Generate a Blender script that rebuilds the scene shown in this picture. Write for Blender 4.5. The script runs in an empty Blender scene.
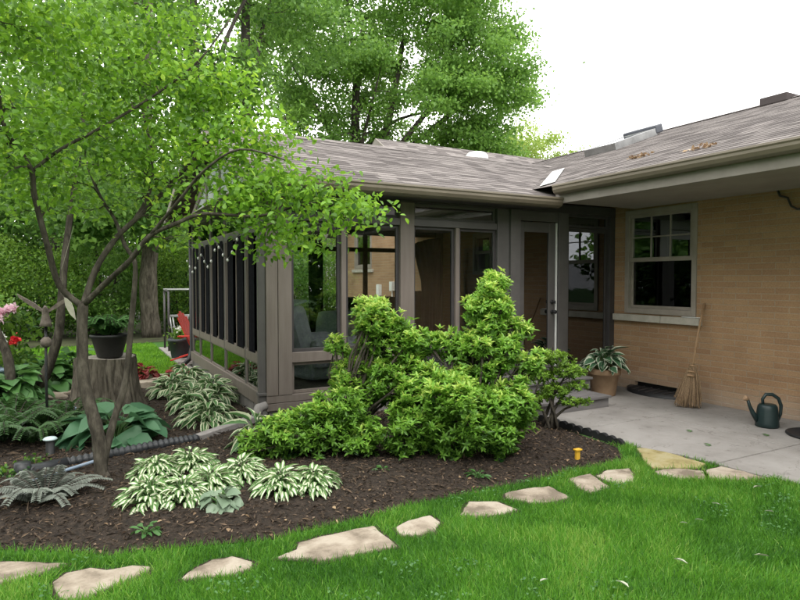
import bpy, bmesh, math, random
import numpy as np
from mathutils import Vector, Matrix
from mathutils.geometry import delaunay_2d_cdt

random.seed(7)
RNG = np.random.default_rng(7)
SC = bpy.context.scene
COL = SC.collection
R = math.radians

# ------------------------------------------------------------------ materials
def newmat(name):
    m = bpy.data.materials.new(name); m.use_nodes = True
    nt = m.node_tree
    return m, nt, nt.nodes['Principled BSDF'], nt.links

def ramp(nt, stops):
    r = nt.nodes.new('ShaderNodeValToRGB')
    e = r.color_ramp.elements
    while len(e) < len(stops): e.new(0.5)
    for i, (p, c) in enumerate(stops):
        e[i].position = p; e[i].color = (*c, 1)
    return r

def noise(nt, scale, detail=4, rough=.6, vec=None):
    n = nt.nodes.new('ShaderNodeTexNoise')
    n.inputs['Scale'].default_value = scale; n.inputs['Detail'].default_value = detail
    n.inputs['Roughness'].default_value = rough
    if vec is not None: nt.links.new(vec, n.inputs['Vector'])
    return n

def geopos(nt, scale=(1, 1, 1)):
    g = nt.nodes.new('ShaderNodeNewGeometry')
    mp = nt.nodes.new('ShaderNodeMapping'); mp.inputs['Scale'].default_value = scale
    nt.links.new(g.outputs['Position'], mp.inputs['Vector'])
    return mp.outputs['Vector']

def pmat(name, c1, c2, scale=8, rough=.7, bump=.2, detail=5, stretch=(1, 1, 1), metal=0, spec=.4, bscale=None, bdist=.01, c3=None, lo=.35, hi=.65):
    m, nt, b, L = newmat(name)
    v = geopos(nt, stretch)
    n = noise(nt, scale, detail, .65, v)
    st = [(lo, c1), (hi, c2)] if c3 is None else [(lo, c1), ((lo + hi) / 2, c2), (hi, c3)]
    r = ramp(nt, st)
    L.new(n.outputs['Fac'], r.inputs['Fac']); L.new(r.outputs['Color'], b.inputs['Base Color'])
    b.inputs['Roughness'].default_value = rough; b.inputs['Metallic'].default_value = metal
    b.inputs['Specular IOR Level'].default_value = spec
    if bump:
        n2 = noise(nt, bscale or scale * 4, 5, .6, v)
        bp = nt.nodes.new('ShaderNodeBump'); bp.inputs['Strength'].default_value = bump
        bp.inputs['Distance'].default_value = bdist
        L.new(n2.outputs['Fac'], bp.inputs['Height']); L.new(bp.outputs['Normal'], b.inputs['Normal'])
    return m

def leafmat(name, dark, light, edge=None, edge_at=.6, trans=.3, rough=.45, centre=None, centre_at=.3, top=None):
    m, nt, b, L = newmat(name)
    at = nt.nodes.new('ShaderNodeAttribute'); at.attribute_name = 'luv'
    sx = nt.nodes.new('ShaderNodeSeparateXYZ'); L.new(at.outputs['Vector'], sx.inputs[0])
    r = ramp(nt, [(0.0, dark), (1.0, light)] if top is None else [(0.0, dark), (.8, light), (1.0, top)]); L.new(sx.outputs['Z'], r.inputs['Fac'])
    colr = r.outputs['Color']
    if edge is not None or centre is not None:
        ab = nt.nodes.new('ShaderNodeMath'); ab.operation = 'ABSOLUTE'; L.new(sx.outputs['Y'], ab.inputs[0])
        n = noise(nt, 45, 2, .5, geopos(nt))
        ad = nt.nodes.new('ShaderNodeMath'); ad.operation = 'MULTIPLY_ADD'
        L.new(n.outputs['Fac'], ad.inputs[0]); ad.inputs[1].default_value = .5; L.new(ab.outputs[0], ad.inputs[2])
        gt = nt.nodes.new('ShaderNodeMapRange')
        if edge is not None:
            gt.inputs['From Min'].default_value = edge_at + .2; gt.inputs['From Max'].default_value = edge_at + .32
            cc = edge
        else:
            gt.inputs['From Min'].default_value = centre_at + .35; gt.inputs['From Max'].default_value = centre_at + .22
            cc = centre
        L.new(ad.outputs[0], gt.inputs['Value'])
        mx = nt.nodes.new('ShaderNodeMix'); mx.data_type = 'RGBA'
        L.new(gt.outputs['Result'], mx.inputs['Factor']); L.new(colr, mx.inputs['A']); mx.inputs['B'].default_value = (*cc, 1)
        colr = mx.outputs['Result']
    L.new(colr, b.inputs['Base Color'])
    b.inputs['Roughness'].default_value = rough; b.inputs['Specular IOR Level'].default_value = .35
    if trans:
        tr = nt.nodes.new('ShaderNodeBsdfTranslucent')
        hs = nt.nodes.new('ShaderNodeHueSaturation'); hs.inputs['Value'].default_value = 1.5; hs.inputs['Hue'].default_value = .485
        L.new(colr, hs.inputs['Color']); L.new(hs.outputs['Color'], tr.inputs['Color'])
        ms = nt.nodes.new('ShaderNodeMixShader'); ms.inputs[0].default_value = trans
        L.new(b.outputs[0], ms.inputs[1]); L.new(tr.outputs[0], ms.inputs[2])
        L.new(ms.outputs[0], nt.nodes['Material Output'].inputs['Surface'])
    return m

def glassmat(name, tint=(.75, .8, .78), refl=.12):
    m, nt, b, L = newmat(name); nt.nodes.remove(b)
    t = nt.nodes.new('ShaderNodeBsdfTransparent'); t.inputs[0].default_value = (*tint, 1)
    g = nt.nodes.new('ShaderNodeBsdfGlossy'); g.inputs['Roughness'].default_value = .01; g.inputs[0].default_value = (.95, .97, 1, 1)
    n = noise(nt, 1.6, 2, .5, geopos(nt)); bp = nt.nodes.new('ShaderNodeBump'); bp.inputs['Strength'].default_value = .12
    bp.inputs['Distance'].default_value = .02
    L.new(n.outputs['Fac'], bp.inputs['Height']); L.new(bp.outputs['Normal'], g.inputs['Normal'])
    f = nt.nodes.new('ShaderNodeFresnel'); f.inputs['IOR'].default_value = 1.5
    a = nt.nodes.new('ShaderNodeMath'); a.operation = 'ADD'; a.use_clamp = True; a.inputs[1].default_value = refl
    L.new(f.outputs[0], a.inputs[0])
    ms = nt.nodes.new('ShaderNodeMixShader'); L.new(a.outputs[0], ms.inputs[0]); L.new(t.outputs[0], ms.inputs[1]); L.new(g.outputs[0], ms.inputs[2])
    L.new(ms.outputs[0], nt.nodes['Material Output'].inputs['Surface'])
    return m

def brickmat(name, ca, cb, mortar, weather):
    m, nt, b, L = newmat(name)
    g = nt.nodes.new('ShaderNodeNewGeometry'); s = nt.nodes.new('ShaderNodeSeparateXYZ'); L.new(g.outputs['Position'], s.inputs[0])
    c = nt.nodes.new('ShaderNodeCombineXYZ')
    xy = nt.nodes.new('ShaderNodeMath'); xy.operation = 'ADD'; L.new(s.outputs['X'], xy.inputs[0]); L.new(s.outputs['Y'], xy.inputs[1])
    L.new(xy.outputs[0], c.inputs['X']); L.new(s.outputs['Z'], c.inputs['Y'])
    # slightly wavy courses
    nw = noise(nt, 2.5, 3, .5, c.outputs[0]); nm = nt.nodes.new('ShaderNodeVectorMath'); nm.operation = 'MULTIPLY_ADD'
    L.new(nw.outputs['Color'], nm.inputs[0]); nm.inputs[1].default_value = (.012, .012, 0); L.new(c.outputs[0], nm.inputs[2])
    br = nt.nodes.new('ShaderNodeTexBrick'); L.new(nm.outputs[0], br.inputs['Vector'])
    br.inputs['Scale'].default_value = 1; br.inputs['Brick Width'].default_value = .295; br.inputs['Row Height'].default_value = .0677
    br.inputs['Mortar Size'].default_value = .0065; br.inputs['Mortar Smooth'].default_value = .35; br.inputs['Bias'].default_value = -.1
    br.inputs['Color1'].default_value = (*ca, 1); br.inputs['Color2'].default_value = (*cb, 1); br.inputs['Mortar'].default_value = (*mortar, 1)
    n = noise(nt, 1.3, 6, .7, c.outputs[0]); r = ramp(nt, [(.3, weather), (.7, (1, 1, 1))]); L.new(n.outputs['Fac'], r.inputs['Fac'])
    n3 = noise(nt, 60, 4, .7, c.outputs[0]); r3 = ramp(nt, [(.25, (.72, .72, .72)), (.75, (1.12, 1.12, 1.12))]); L.new(n3.outputs['Fac'], r3.inputs['Fac'])
    m1 = nt.nodes.new('ShaderNodeMix'); m1.data_type = 'RGBA'; m1.blend_type = 'MULTIPLY'; m1.inputs['Factor'].default_value = 1
    L.new(br.outputs['Color'], m1.inputs['A']); L.new(r.outputs['Color'], m1.inputs['B'])
    m2 = nt.nodes.new('ShaderNodeMix'); m2.data_type = 'RGBA'; m2.blend_type = 'MULTIPLY'; m2.inputs['Factor'].default_value = 1
    L.new(m1.outputs['Result'], m2.inputs['A']); L.new(r3.outputs['Color'], m2.inputs['B'])
    # pale lime wash low on the wall
    mr = nt.nodes.new('ShaderNodeMapRange'); mr.inputs['From Min'].default_value = .05; mr.inputs['From Max'].default_value = .32
    mr.inputs['To Min'].default_value = .75; mr.inputs['To Max'].default_value = 0; L.new(s.outputs['Z'], mr.inputs['Value'])
    mm = nt.nodes.new('ShaderNodeMath'); mm.operation = 'MULTIPLY'; L.new(mr.outputs[0], mm.inputs[0]); L.new(n.outputs['Fac'], mm.inputs[1])
    m3 = nt.nodes.new('ShaderNodeMix'); m3.data_type = 'RGBA'; L.new(mm.outputs[0], m3.inputs['Factor'])
    L.new(m2.outputs['Result'], m3.inputs['A']); m3.inputs['B'].default_value = (.42, .38, .33, 1)
    L.new(m3.outputs['Result'], b.inputs['Base Color']); b.inputs['Roughness'].default_value = .9
    hm = nt.nodes.new('ShaderNodeMath'); hm.operation = 'MULTIPLY_ADD'; L.new(br.outputs['Fac'], hm.inputs[0]); hm.inputs[1].default_value = -1
    L.new(n3.outputs['Fac'], hm.inputs[2])
    bp = nt.nodes.new('ShaderNodeBump'); bp.inputs['Strength'].default_value = .55; bp.inputs['Distance'].default_value = .006
    L.new(hm.outputs[0], bp.inputs['Height']); L.new(bp.outputs['Normal'], b.inputs['Normal'])
    return m

def shinglemat():
    m, nt, b, L = newmat('asphalt_shingle')
    at = nt.nodes.new('ShaderNodeAttribute'); at.attribute_name = 'luv'
    br = nt.nodes.new('ShaderNodeTexBrick'); L.new(at.outputs['Vector'], br.inputs['Vector'])
    br.inputs['Scale'].default_value = 1; br.inputs['Brick Width'].default_value = .26; br.inputs['Row Height'].default_value = .14
    br.inputs['Mortar Size'].default_value = .002; br.inputs['Bias'].default_value = 0; br.inputs['Mortar Smooth'].default_value = .2
    br.inputs['Color1'].default_value = (.080, .070, .067, 1); br.inputs['Color2'].default_value = (.215, .195, .185, 1); br.inputs['Mortar'].default_value = (.07, .06, .06, 1)
    n = noise(nt, 3.2, 8, .8, at.outputs['Vector']); r = ramp(nt, [(.33, (.78, .76, .77)), (.67, (1.18, 1.17, 1.17))]); L.new(n.outputs['Fac'], r.inputs['Fac'])
    n2 = noise(nt, 150, 3, .7, at.outputs['Vector']); r2 = ramp(nt, [(.25, (.6, .6, .6)), (.75, (1.3, 1.3, 1.3))]); L.new(n2.outputs['Fac'], r2.inputs['Fac'])
    m1 = nt.nodes.new('ShaderNodeMix'); m1.data_type = 'RGBA'; m1.blend_type = 'MULTIPLY'; m1.inputs['Factor'].default_value = 1
    m2 = nt.nodes.new('ShaderNodeMix'); m2.data_type = 'RGBA'; m2.blend_type = 'MULTIPLY'; m2.inputs['Factor'].default_value = 1
    L.new(br.outputs['Color'], m1.inputs['A']); L.new(r.outputs['Color'], m1.inputs['B'])
    L.new(m1.outputs['Result'], m2.inputs['A']); L.new(r2.outputs['Color'], m2.inputs['B'])
    L.new(m2.outputs['Result'], b.inputs['Base Color']); b.inputs['Roughness'].default_value = .95; b.inputs['Specular IOR Level'].default_value = .2
    bp = nt.nodes.new('ShaderNodeBump'); bp.inputs['Strength'].default_value = .5; bp.inputs['Distance'].default_value = .004
    L.new(n2.outputs['Fac'], bp.inputs['Height']); L.new(bp.outputs['Normal'], b.inputs['Normal'])
    return m

def barkmat(name, a, bcol, scale=6):
    return pmat(name, a, bcol, scale, .9, .9, 6, (3, 3, .6), spec=.2, bscale=scale * 3, bdist=.02)

M = {}
M['trim'] = pmat('taupe_trim_paint', (.155, .128, .112), (.19, .16, .142), 3, .55, .08, stretch=(6, 6, .6))
M['trimgreyshaded'] = pmat('grey_and_shaded_trim', (.082, .076, .075), (.108, .10, .098), 3, .5, .06)  # taupe trim with its shade painted in as darker grey; also door and downspout
M['trimdark'] = pmat('dark_brown_frame', (.045, .04, .042), (.06, .055, .056), 3, .5, .05)
M['sash'] = pmat('window_sash_taupe', (.25, .215, .185), (.31, .27, .235), 5, .5, .05)
M['gutter'] = pmat('gutter_paint', (.125, .103, .074), (.175, .147, .108), 2.5, .45, .08, stretch=(1, .4, 2), spec=.5)
M['fascia'] = pmat('fascia_paint', (.20, .175, .155), (.25, .225, .20), 2.5, .6, .08)
M['soffit'] = pmat('soffit_paint', (.27, .235, .205), (.32, .285, .25), 2, .8, .05)
M['skirt'] = pmat('grey_skirt_board', (.19, .175, .17), (.27, .25, .24), 4, .75, .2, stretch=(5, 5, .5))
M['deck'] = pmat('grey_deck_board', (.115, .108, .108), (.175, .165, .165), 3, .75, .2, stretch=(.6, 6, 6))
M['black'] = pmat('matte_black', (.012, .012, .013), (.022, .022, .024), 6, .5, .05)
M['shade'] = pmat('dark_shade_fabric', (.006, .006, .008), (.012, .012, .015), 20, 1.0, .1, spec=.04)
M['glass'] = glassmat('clear_glass', (.95, .97, .96), .01)
M['glassdark'] = glassmat('reflective_glass', (.82, .86, .84), .05)
M['glassdoor'] = glassmat('door_glass', (.17, .185, .195), .12)
M['glasswin'] = glassmat('window_glass', (.35, .38, .4), .42)
M['screen'] = glassmat('insect_screen', (.30, .31, .33), .02)
M['interior'] = pmat('dark_interior', (.03, .028, .027), (.05, .045, .042), 2, .9, 0)
M['ceil'] = pmat('dark_ceiling', (.13, .11, .10), (.17, .145, .13), 2, .8, 0)
M['floorin'] = pmat('interior_floor', (.24, .21, .18), (.32, .28, .24), 4, .6, .1)
M['brick'] = brickmat('tan_brick', (.45, .28, .155), (.37, .215, .118), (.41, .30, .205), (.72, .70, .69))
M['sill'] = pmat('limestone_sill', (.36, .33, .28), (.46, .42, .37), 8, .85, .2)
M['shingle'] = shinglemat()
M['flash'] = pmat('pale_metal_flashing', (.62, .62, .62), (.75, .75, .74), 4, .4, .1, metal=.3)
M['concrete'] = None
M['stone'] = pmat('sandstone_flag', (.15, .12, .09), (.27, .222, .172), 4, .9, .7, 12, c3=(.36, .31, .25), lo=.40, hi=.60, bscale=50, bdist=.008)
M['stoneyel'] = pmat('yellow_lichen_flag', (.17, .135, .055), (.27, .225, .10), 5, .9, .7, 12, c3=(.31, .27, .15), lo=.40, hi=.60, bscale=50, bdist=.008)
M['bark'] = pmat('grey_bark', (.022, .019, .015), (.066, .057, .045), 22, .9, .9, 8, (1, 1, .35), spec=.2, bscale=60, bdist=.012, c3=(.125, .112, .09), lo=.3, hi=.72)
M['barkdark'] = barkmat('dark_bark', (.035, .03, .026), (.085, .073, .062), 5)
M['stumpbark'] = barkmat('stump_bark', (.05, .042, .033), (.17, .148, .118), 7)
M['stumptop'] = pmat('weathered_cut_wood', (.22, .20, .17), (.34, .31, .27), 14, .9, .3)
M['red'] = pmat('red_painted_plastic', (.55, .035, .025), (.66, .05, .04), 3, .45, .05)
M['navy'] = pmat('slate_plastic', (.045, .05, .065), (.07, .075, .09), 5, .5, .06)
M['terra'] = pmat('terracotta', (.30, .19, .115), (.40, .27, .17), 6, .85, .15)
M['soil'] = pmat('potting_soil', (.02, .014, .01), (.05, .035, .025), 40, .95, .5)
M['metal'] = pmat('grey_tube_metal', (.22, .22, .22), (.32, .32, .32), 5, .4, .05, metal=.7)
M['can'] = pmat('dark_green_plastic', (.008, .020, .021), (.015, .030, .031), 5, .38, .05)
M['straw'] = pmat('broom_straw', (.13, .085, .05), (.32, .215, .125), 30, .9, .4, stretch=(6, 6, .6))
M['wood'] = pmat('worn_broom_handle', (.26, .155, .08), (.40, .26, .15), 8, .7, .15, stretch=(4, 4, .5))
M['white'] = pmat('white_plastic', (.72, .72, .7), (.8, .8, .78), 5, .4, .03)
M['greycloth'] = pmat('charcoal_upholstery', (.27, .285, .31), (.38, .395, .42), 9, .9, .25)
M['tealcloth'] = pmat('grey_green_throw', (.20, .27, .25), (.30, .37, .34), 30, .95, .4)
M['pipe'] = pmat('black_corrugated_plastic', (.015, .017, .02), (.035, .037, .042), 12, .45, .1)
M['bluegrey'] = pmat('blue_grey_hose', (.16, .22, .30), (.24, .30, .38), 8, .5, .05)
M['yellow'] = pmat('yellow_plastic', (.60, .33, .03), (.7, .42, .05), 6, .5, .05)
M['rust'] = pmat('weathered_wood_bird', (.10, .08, .07), (.20, .165, .14), 20, .85, .3)
M['pale'] = pmat('pale_wood', (.50, .46, .38), (.60, .56, .48), 10, .8, .2)
M['fallen'] = leafmat('dry_pale_leaf', (.30, .32, .22), (.52, .54, .44), trans=.15)
M['dryleaf'] = leafmat('dry_tan_leaf', (.16, .10, .055), (.38, .27, .16), trans=.15)
M['pink'] = leafmat('pink_petal', (.66, .36, .46), (.88, .70, .77), trans=.3)
M['redp'] = leafmat('red_petal', (.55, .02, .02), (.75, .04, .04), trans=.2)
M['whitep'] = leafmat('white_petal', (.7, .7, .66), (.85, .85, .8), trans=.3)
M['neigh'] = pmat('pale_siding', (.55, .53, .50), (.66, .64, .61), 2, .8, .1)
# leaves
M['fgleaf'] = leafmat('fresh_tree_leaf', (.022, .08, .010), (.21, .42, .04), trans=.45, top=(.42, .58, .07))
M['bgleaf'] = leafmat('maple_leaf', (.045, .125, .022), (.20, .37, .07), trans=.48)
M['lightleaf'] = leafmat('pale_tree_leaf', (.13, .22, .04), (.28, .38, .08), trans=.45)
M['hedgeleaf'] = leafmat('hedge_leaf', (.028, .09, .014), (.22, .38, .055), trans=.45, top=(.36, .48, .08))
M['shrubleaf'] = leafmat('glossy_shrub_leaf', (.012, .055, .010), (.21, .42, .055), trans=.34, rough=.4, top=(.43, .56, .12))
M['coniferleaf'] = leafmat('yellow_green_needle', (.015, .055, .010), (.24, .42, .045), trans=.28)
M['hostablue'] = leafmat('blue_green_hosta_leaf', (.035, .11, .055), (.10, .22, .11), trans=.2, rough=.5)
M['hostagreen'] = leafmat('green_hosta_leaf', (.035, .11, .03), (.10, .23, .06), trans=.25, rough=.5)
M['hostaedge'] = leafmat('white_edged_hosta_leaf', (.045, .12, .04), (.09, .20, .06), edge=(.52, .55, .38), edge_at=.62, trans=.2)
M['hostacream'] = leafmat('cream_centred_hosta_leaf', (.08, .19, .05), (.15, .29, .085), centre=(.72, .74, .56), centre_at=.42, trans=.25)
M['hostapot'] = leafmat('pot_hosta_leaf', (.03, .09, .045), (.07, .15, .07), edge=(.55, .58, .46), edge_at=.68, trans=.15)
M['fern'] = leafmat('dark_fern_leaf', (.02, .06, .016), (.07, .15, .045), trans=.25)
M['silverfern'] = leafmat('silver_fern_leaf', (.075, .08, .07), (.22, .25, .21), trans=.15)
M['heuchera'] = leafmat('silver_green_leaf', (.09, .15, .09), (.30, .38, .27), trans=.15)
M['redleaf'] = leafmat('dark_red_leaf', (.14, .018, .018), (.36, .05, .045), trans=.25)
M['grass'] = leafmat('lawn_grass', (.026, .11, .012), (.13, .335, .034), trans=.4, top=(.28, .42, .09), rough=.5)
M['reargrass'] = leafmat('rear_lawn_grass', (.06, .19, .012), (.22, .46, .04), trans=.4, rough=.5)  # brighter green blades than the front lawn
M['chip'] = leafmat('bark_chip', (.018, .0125, .009), (.20, .14, .095), trans=0, rough=.95)

# ------------------------------------------------------------------ object helpers
LOC = {}
def link(o, parent=None):
    COL.objects.link(o)
    if parent is not None: o.parent = parent
    return o

def tag(o, label=None, cat=None, group=None, kind=None):
    if label: o['label'] = label
    if cat: o['category'] = cat
    if group: o['group'] = group
    if kind: o['kind'] = kind
    return o

def thing(name, label, cat, loc, group=None, rz=0):
    o = bpy.data.objects.new(name, None); o.empty_display_size = .1
    link(o); o.location = loc; o.rotation_euler = (0, 0, rz)
    tag(o, label, cat, group); return o

def world_loc(o):
    v = Vector((0, 0, 0))
    while o is not None:
        v = v + Vector(o.location); o = o.parent
    return v

class MB:
    def __init__(self): self.v = []; self.f = []; self.sm = []
    def add(self, vs, fs, smooth=False):
        n = len(self.v); self.v += [tuple(p) for p in vs]
        self.f += [tuple(i + n for i in f) for f in fs]; self.sm += [smooth] * len(fs); return self
    def box(self, x0, x1, y0, y1, z0, z1):
        return self.add([(x0, y0, z0), (x1, y0, z0), (x1, y1, z0), (x0, y1, z0), (x0, y0, z1), (x1, y0, z1), (x1, y1, z1), (x0, y1, z1)],
                        [(0, 3, 2, 1), (4, 5, 6, 7), (0, 1, 5, 4), (1, 2, 6, 5), (2, 3, 7, 6), (3, 0, 4, 7)])
    def obox(self, c, size, mat3):          # oriented box
        h = [s / 2 for s in size]; vs = []
        for dz in (-1, 1):
            for dx, dy in ((-1, -1), (1, -1), (1, 1), (-1, 1)):
                vs.append(Vector(c) + mat3 @ Vector((dx * h[0], dy * h[1], dz * h[2])))
        return self.add(vs, [(0, 3, 2, 1), (4, 5, 6, 7), (0, 1, 5, 4), (1, 2, 6, 5), (2, 3, 7, 6), (3, 0, 4, 7)])
    def bar(self, a, b, w, h, up=(0, 0, 1)):
        a = Vector(a); b = Vector(b); d = (b - a); l = d.length; d.normalize()
        s = d.cross(Vector(up));
        if s.length < 1e-4: s = d.cross(Vector((1, 0, 0)))
        s.normalize(); u = s.cross(d)
        m = Matrix((d, s, u)).transposed()
        return self.obox((a + b) / 2, (l, w, h), m)
    def tube(self, pts, rad, n=8, cap=True):
        pts = [Vector(p) for p in pts]
        if not hasattr(rad, '__len__'): rad = [rad] * len(pts)
        vs = []; fs = []; ref = Vector((.3, .7, .2))
        for i, p in enumerate(pts):
            d = (pts[min(i + 1, len(pts) - 1)] - pts[max(i - 1, 0)]).normalized()
            u = ref - d * ref.dot(d)
            if u.length < 1e-3: u = d.orthogonal()
            u.normalize(); ref = u; w = d.cross(u)
            for k in range(n):
                a = 2 * math.pi * k / n
                vs.append(p + (u * math.cos(a) + w * math.sin(a)) * rad[i])
        for i in range(len(pts) - 1):
            for k in range(n):
                a = i * n + k; b = i * n + (k + 1) % n
                fs.append((a, b, b + n, a + n))
        if cap:
            fs.append(tuple(range(n - 1, -1, -1))); fs.append(tuple(range((len(pts) - 1) * n, len(pts) * n)))
        return self.add(vs, fs, True)
    def lathe(self, prof, c, n=24, sx=1, sy=1):
        vs = []; fs = []
        for r, z in prof:
            for k in range(n):
                a = 2 * math.pi * k / n; vs.append((c[0] + r * math.cos(a) * sx, c[1] + r * math.sin(a) * sy, c[2] + z))
        for i in range(len(prof) - 1):
            for k in range(n):
                a = i * n + k; b = i * n + (k + 1) % n; fs.append((a, b, b + n, a + n))
        fs.append(tuple(range(n - 1, -1, -1))); fs.append(tuple(range((len(prof) - 1) * n, len(prof) * n)))
        return self.add(vs, fs, True)
    def prism(self, poly, z0, z1):
        n = len(poly)
        vs = [(x, y, z0) for x, y in poly] + [(x, y, z1) for x, y in poly]
        return self.add(vs, [tuple(range(n - 1, -1, -1)), tuple(range(n, 2 * n))] + [(i, (i + 1) % n, n + (i + 1) % n, n + i) for i in range(n)])
    def build(self, name, mat, parent=None, bevel=0, kind=None):
        me = bpy.data.meshes.new(name)
        off = world_loc(parent) if parent is not None else Vector((0, 0, 0))
        me.from_pydata([(p[0] - off.x, p[1] - off.y, p[2] - off.z) for p in self.v], [], self.f)
        me.polygons.foreach_set('use_smooth', self.sm)
        me.materials.append(mat); me.update()
        o = bpy.data.objects.new(name, me); link(o, parent)
        if bevel:
            b = o.modifiers.new('bevel', 'BEVEL'); b.width = bevel; b.segments = 2; b.limit_method = 'ANGLE'; b.angle_limit = R(40)
        if kind: o['kind'] = kind
        return o

def npmesh(name, V, F, A, mat, parent=None, smooth=True):
    V = np.asarray(V, dtype=np.float32); F = np.asarray(F, dtype=np.int32)
    if parent is not None: V = V - np.array(world_loc(parent), dtype=np.float32)
    me = bpy.data.meshes.new(name); k = F.shape[1]
    me.vertices.add(len(V)); me.vertices.foreach_set('co', V.ravel())
    me.loops.add(F.size); me.loops.foreach_set('vertex_index', F.ravel())
    me.polygons.add(len(F)); me.polygons.foreach_set('loop_start', np.arange(0, F.size, k, dtype=np.int32))
    me.polygons.foreach_set('loop_total', np.full(len(F), k, dtype=np.int32))
    me.polygons.foreach_set('use_smooth', np.full(len(F), smooth, dtype=bool))
    at = me.attributes.new('luv', 'FLOAT_VECTOR', 'POINT'); at.data.foreach_set('vector', np.asarray(A, dtype=np.float32).ravel())
    me.materials.append(mat); me.update(); me.validate()
    o = bpy.data.objects.new(name, me); link(o, parent); return o

def cap_strip(name, x, y, parent):
    V = np.array([tuple(v) for v in x]); A = V * np.array([1, 1, 0]) + np.array([0, V[0][2], 0]); return npmesh(name, V, np.array(y), A, M['shingle'], parent, smooth=False)
def norm(a): return a / np.maximum(np.linalg.norm(a, axis=1, keepdims=True), 1e-9)

# leaf templates: rows (u along, v -1..1 across, w up), triangles
def grid_template(rows, cross, fold, droop, point=True):
    V = []; F = []; UV = []
    nc = len(cross)
    for u, hw in rows:
        for c in cross:
            V.append((u, c * hw, fold * abs(c) * hw - droop * u * u)); UV.append((u, c))
    for i in range(len(rows) - 1):
        for k in range(nc - 1):
            a = i * nc + k; F.append((a, a + 1, a + 1 + nc)); F.append((a, a + 1 + nc, a + nc))
    return np.array(V), np.array(F), np.array(UV)
T_KITE = (np.array([(0, 0, 0), (.42, .5, .07), (1, 0, -.06), (.42, -.5, .07)]), np.array([(0, 1, 2), (0, 2, 3)]), np.array([(0, 0), (.4, 1), (1, 0), (.4, -1)]))
T_LEAF = grid_template([(0, .04), (.25, .42), (.6, .44), (1, .02)], [-1, 0, 1], .25, .12)
T_NARROW = grid_template([(0, .03), (.4, .5), (.75, .42), (1, .03)], [-1, 0, 1], .2, .15)
T_HOSTA = grid_template([(0, .06), (.12, .36), (.35, .5), (.62, .42), (.85, .2), (1, .01)], [-1, -.5, 0, .5, 1], .28, .35)
T_HOSTAW = grid_template([(0, .08), (.1, .42), (.32, .58), (.62, .5), (.85, .25), (1, .01)], [-1, -.5, 0, .5, 1], .25, .42)
T_BLADE = (np.array([(0, .5, 0), (0, -.5, 0), (.55, .38, -.06), (.55, -.38, -.06), (1, 0, -.3)]), np.array([(0, 1, 3), (0, 3, 2), (2, 3, 4)]), np.array([(0, 1), (0, -1), (.5, 1), (.5, -1), (1, 0)]))

def leaves(P, T, N, L, W, rnd, tpl):
    tv, tf, tuv = tpl; n = len(P); k = len(tv)
    T = norm(T); B = norm(np.cross(N, T)); N2 = np.cross(T, B)
    L = np.broadcast_to(np.asarray(L, float), (n,)); W = np.broadcast_to(np.asarray(W, float), (n,))
    V = (P[:, None, :] + T[:, None, :] * (tv[None, :, 0:1] * L[:, None, None]) + B[:, None, :] * (tv[None, :, 1:2] * W[:, None, None])
         + N2[:, None, :] * (tv[None, :, 2:3] * L[:, None, None])).reshape(-1, 3)
    F = (tf[None] + (np.arange(n) * k)[:, None, None]).reshape(-1, 3)
    A = np.empty((n, k, 3)); A[:, :, 0] = tuv[None, :, 0]; A[:, :, 1] = tuv[None, :, 1]; A[:, :, 2] = np.asarray(rnd).reshape(-1, 1)
    return V, F, A.reshape(-1, 3)

def merge(parts):
    V = []; F = []; A = []; n = 0
    for v, f, a in parts: V.append(v); F.append(f + n); A.append(a); n += len(v)
    return np.concatenate(V), np.concatenate(F), np.concatenate(A)

def rdir(n, up=0.0):
    d = RNG.normal(size=(n, 3)); d = norm(d); d[:, 2] += up; return norm(d)

def in_poly(P, poly):
    x, y = P[:, 0], P[:, 1]; ins = np.zeros(len(P), bool); n = len(poly)
    for i in range(n):
        x0, y0 = poly[i]; x1, y1 = poly[(i + 1) % n]
        c = ((y0 > y) != (y1 > y)) & (x < (x1 - x0) * (y - y0) / ((y1 - y0) if abs(y1 - y0) > 1e-9 else 1e-9) + x0)
        ins ^= c
    return ins

def dist_poly(P, poly):
    d = np.full(len(P), 1e9); n = len(poly)
    for i in range(n):
        a = np.array(poly[i]); b = np.array(poly[(i + 1) % n]); ab = b - a
        t = np.clip(((P[:, :2] - a) @ ab) / max(ab @ ab, 1e-9), 0, 1)
        d = np.minimum(d, np.linalg.norm(P[:, :2] - (a + t[:, None] * ab), axis=1))
    return d

# ------------------------------------------------------------------ camera, light, world
cam = bpy.data.cameras.new('camera'); cam.sensor_width = 36; cam.lens = 27; cam.clip_end = 1000
co = bpy.data.objects.new('camera', cam); link(co); co.location = (0, 0, 1.5)
co.rotation_euler = (R(90) - math.atan(20 / 600), 0, -R(28.44)); SC.camera = co

SUN_EL, SUN_AZ = 58, 205      # azimuth the light comes from, clockwise from +Y
w = bpy.data.worlds.new('World'); SC.world = w; w.use_nodes = True
nt = w.node_tree; bg = nt.nodes['Background']
sky = nt.nodes.new('ShaderNodeTexSky'); sky.sky_type = 'NISHITA'; sky.sun_disc = False
sky.sun_elevation = R(SUN_EL); sky.sun_rotation = R(SUN_AZ); sky.dust_density = 4; sky.ozone_density = .6
hs = nt.nodes.new('ShaderNodeHueSaturation'); hs.inputs['Saturation'].default_value = .12
mx = nt.nodes.new('ShaderNodeMix'); mx.data_type = 'RGBA'; mx.inputs['Factor'].default_value = .7
nt.links.new(sky.outputs[0], hs.inputs['Color']); nt.links.new(hs.outputs[0], mx.inputs['A'])
mx.inputs['B'].default_value = (20, 19.9, 19.4, 1)        # overcast cloud layer
nt.links.new(mx.outputs['Result'], bg.inputs['Color']); bg.inputs['Strength'].default_value = .215
sl = bpy.data.lights.new('sun', 'SUN'); sl.energy = 1.3; sl.angle = R(14); sl.color = (1, .96, .9)
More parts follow.
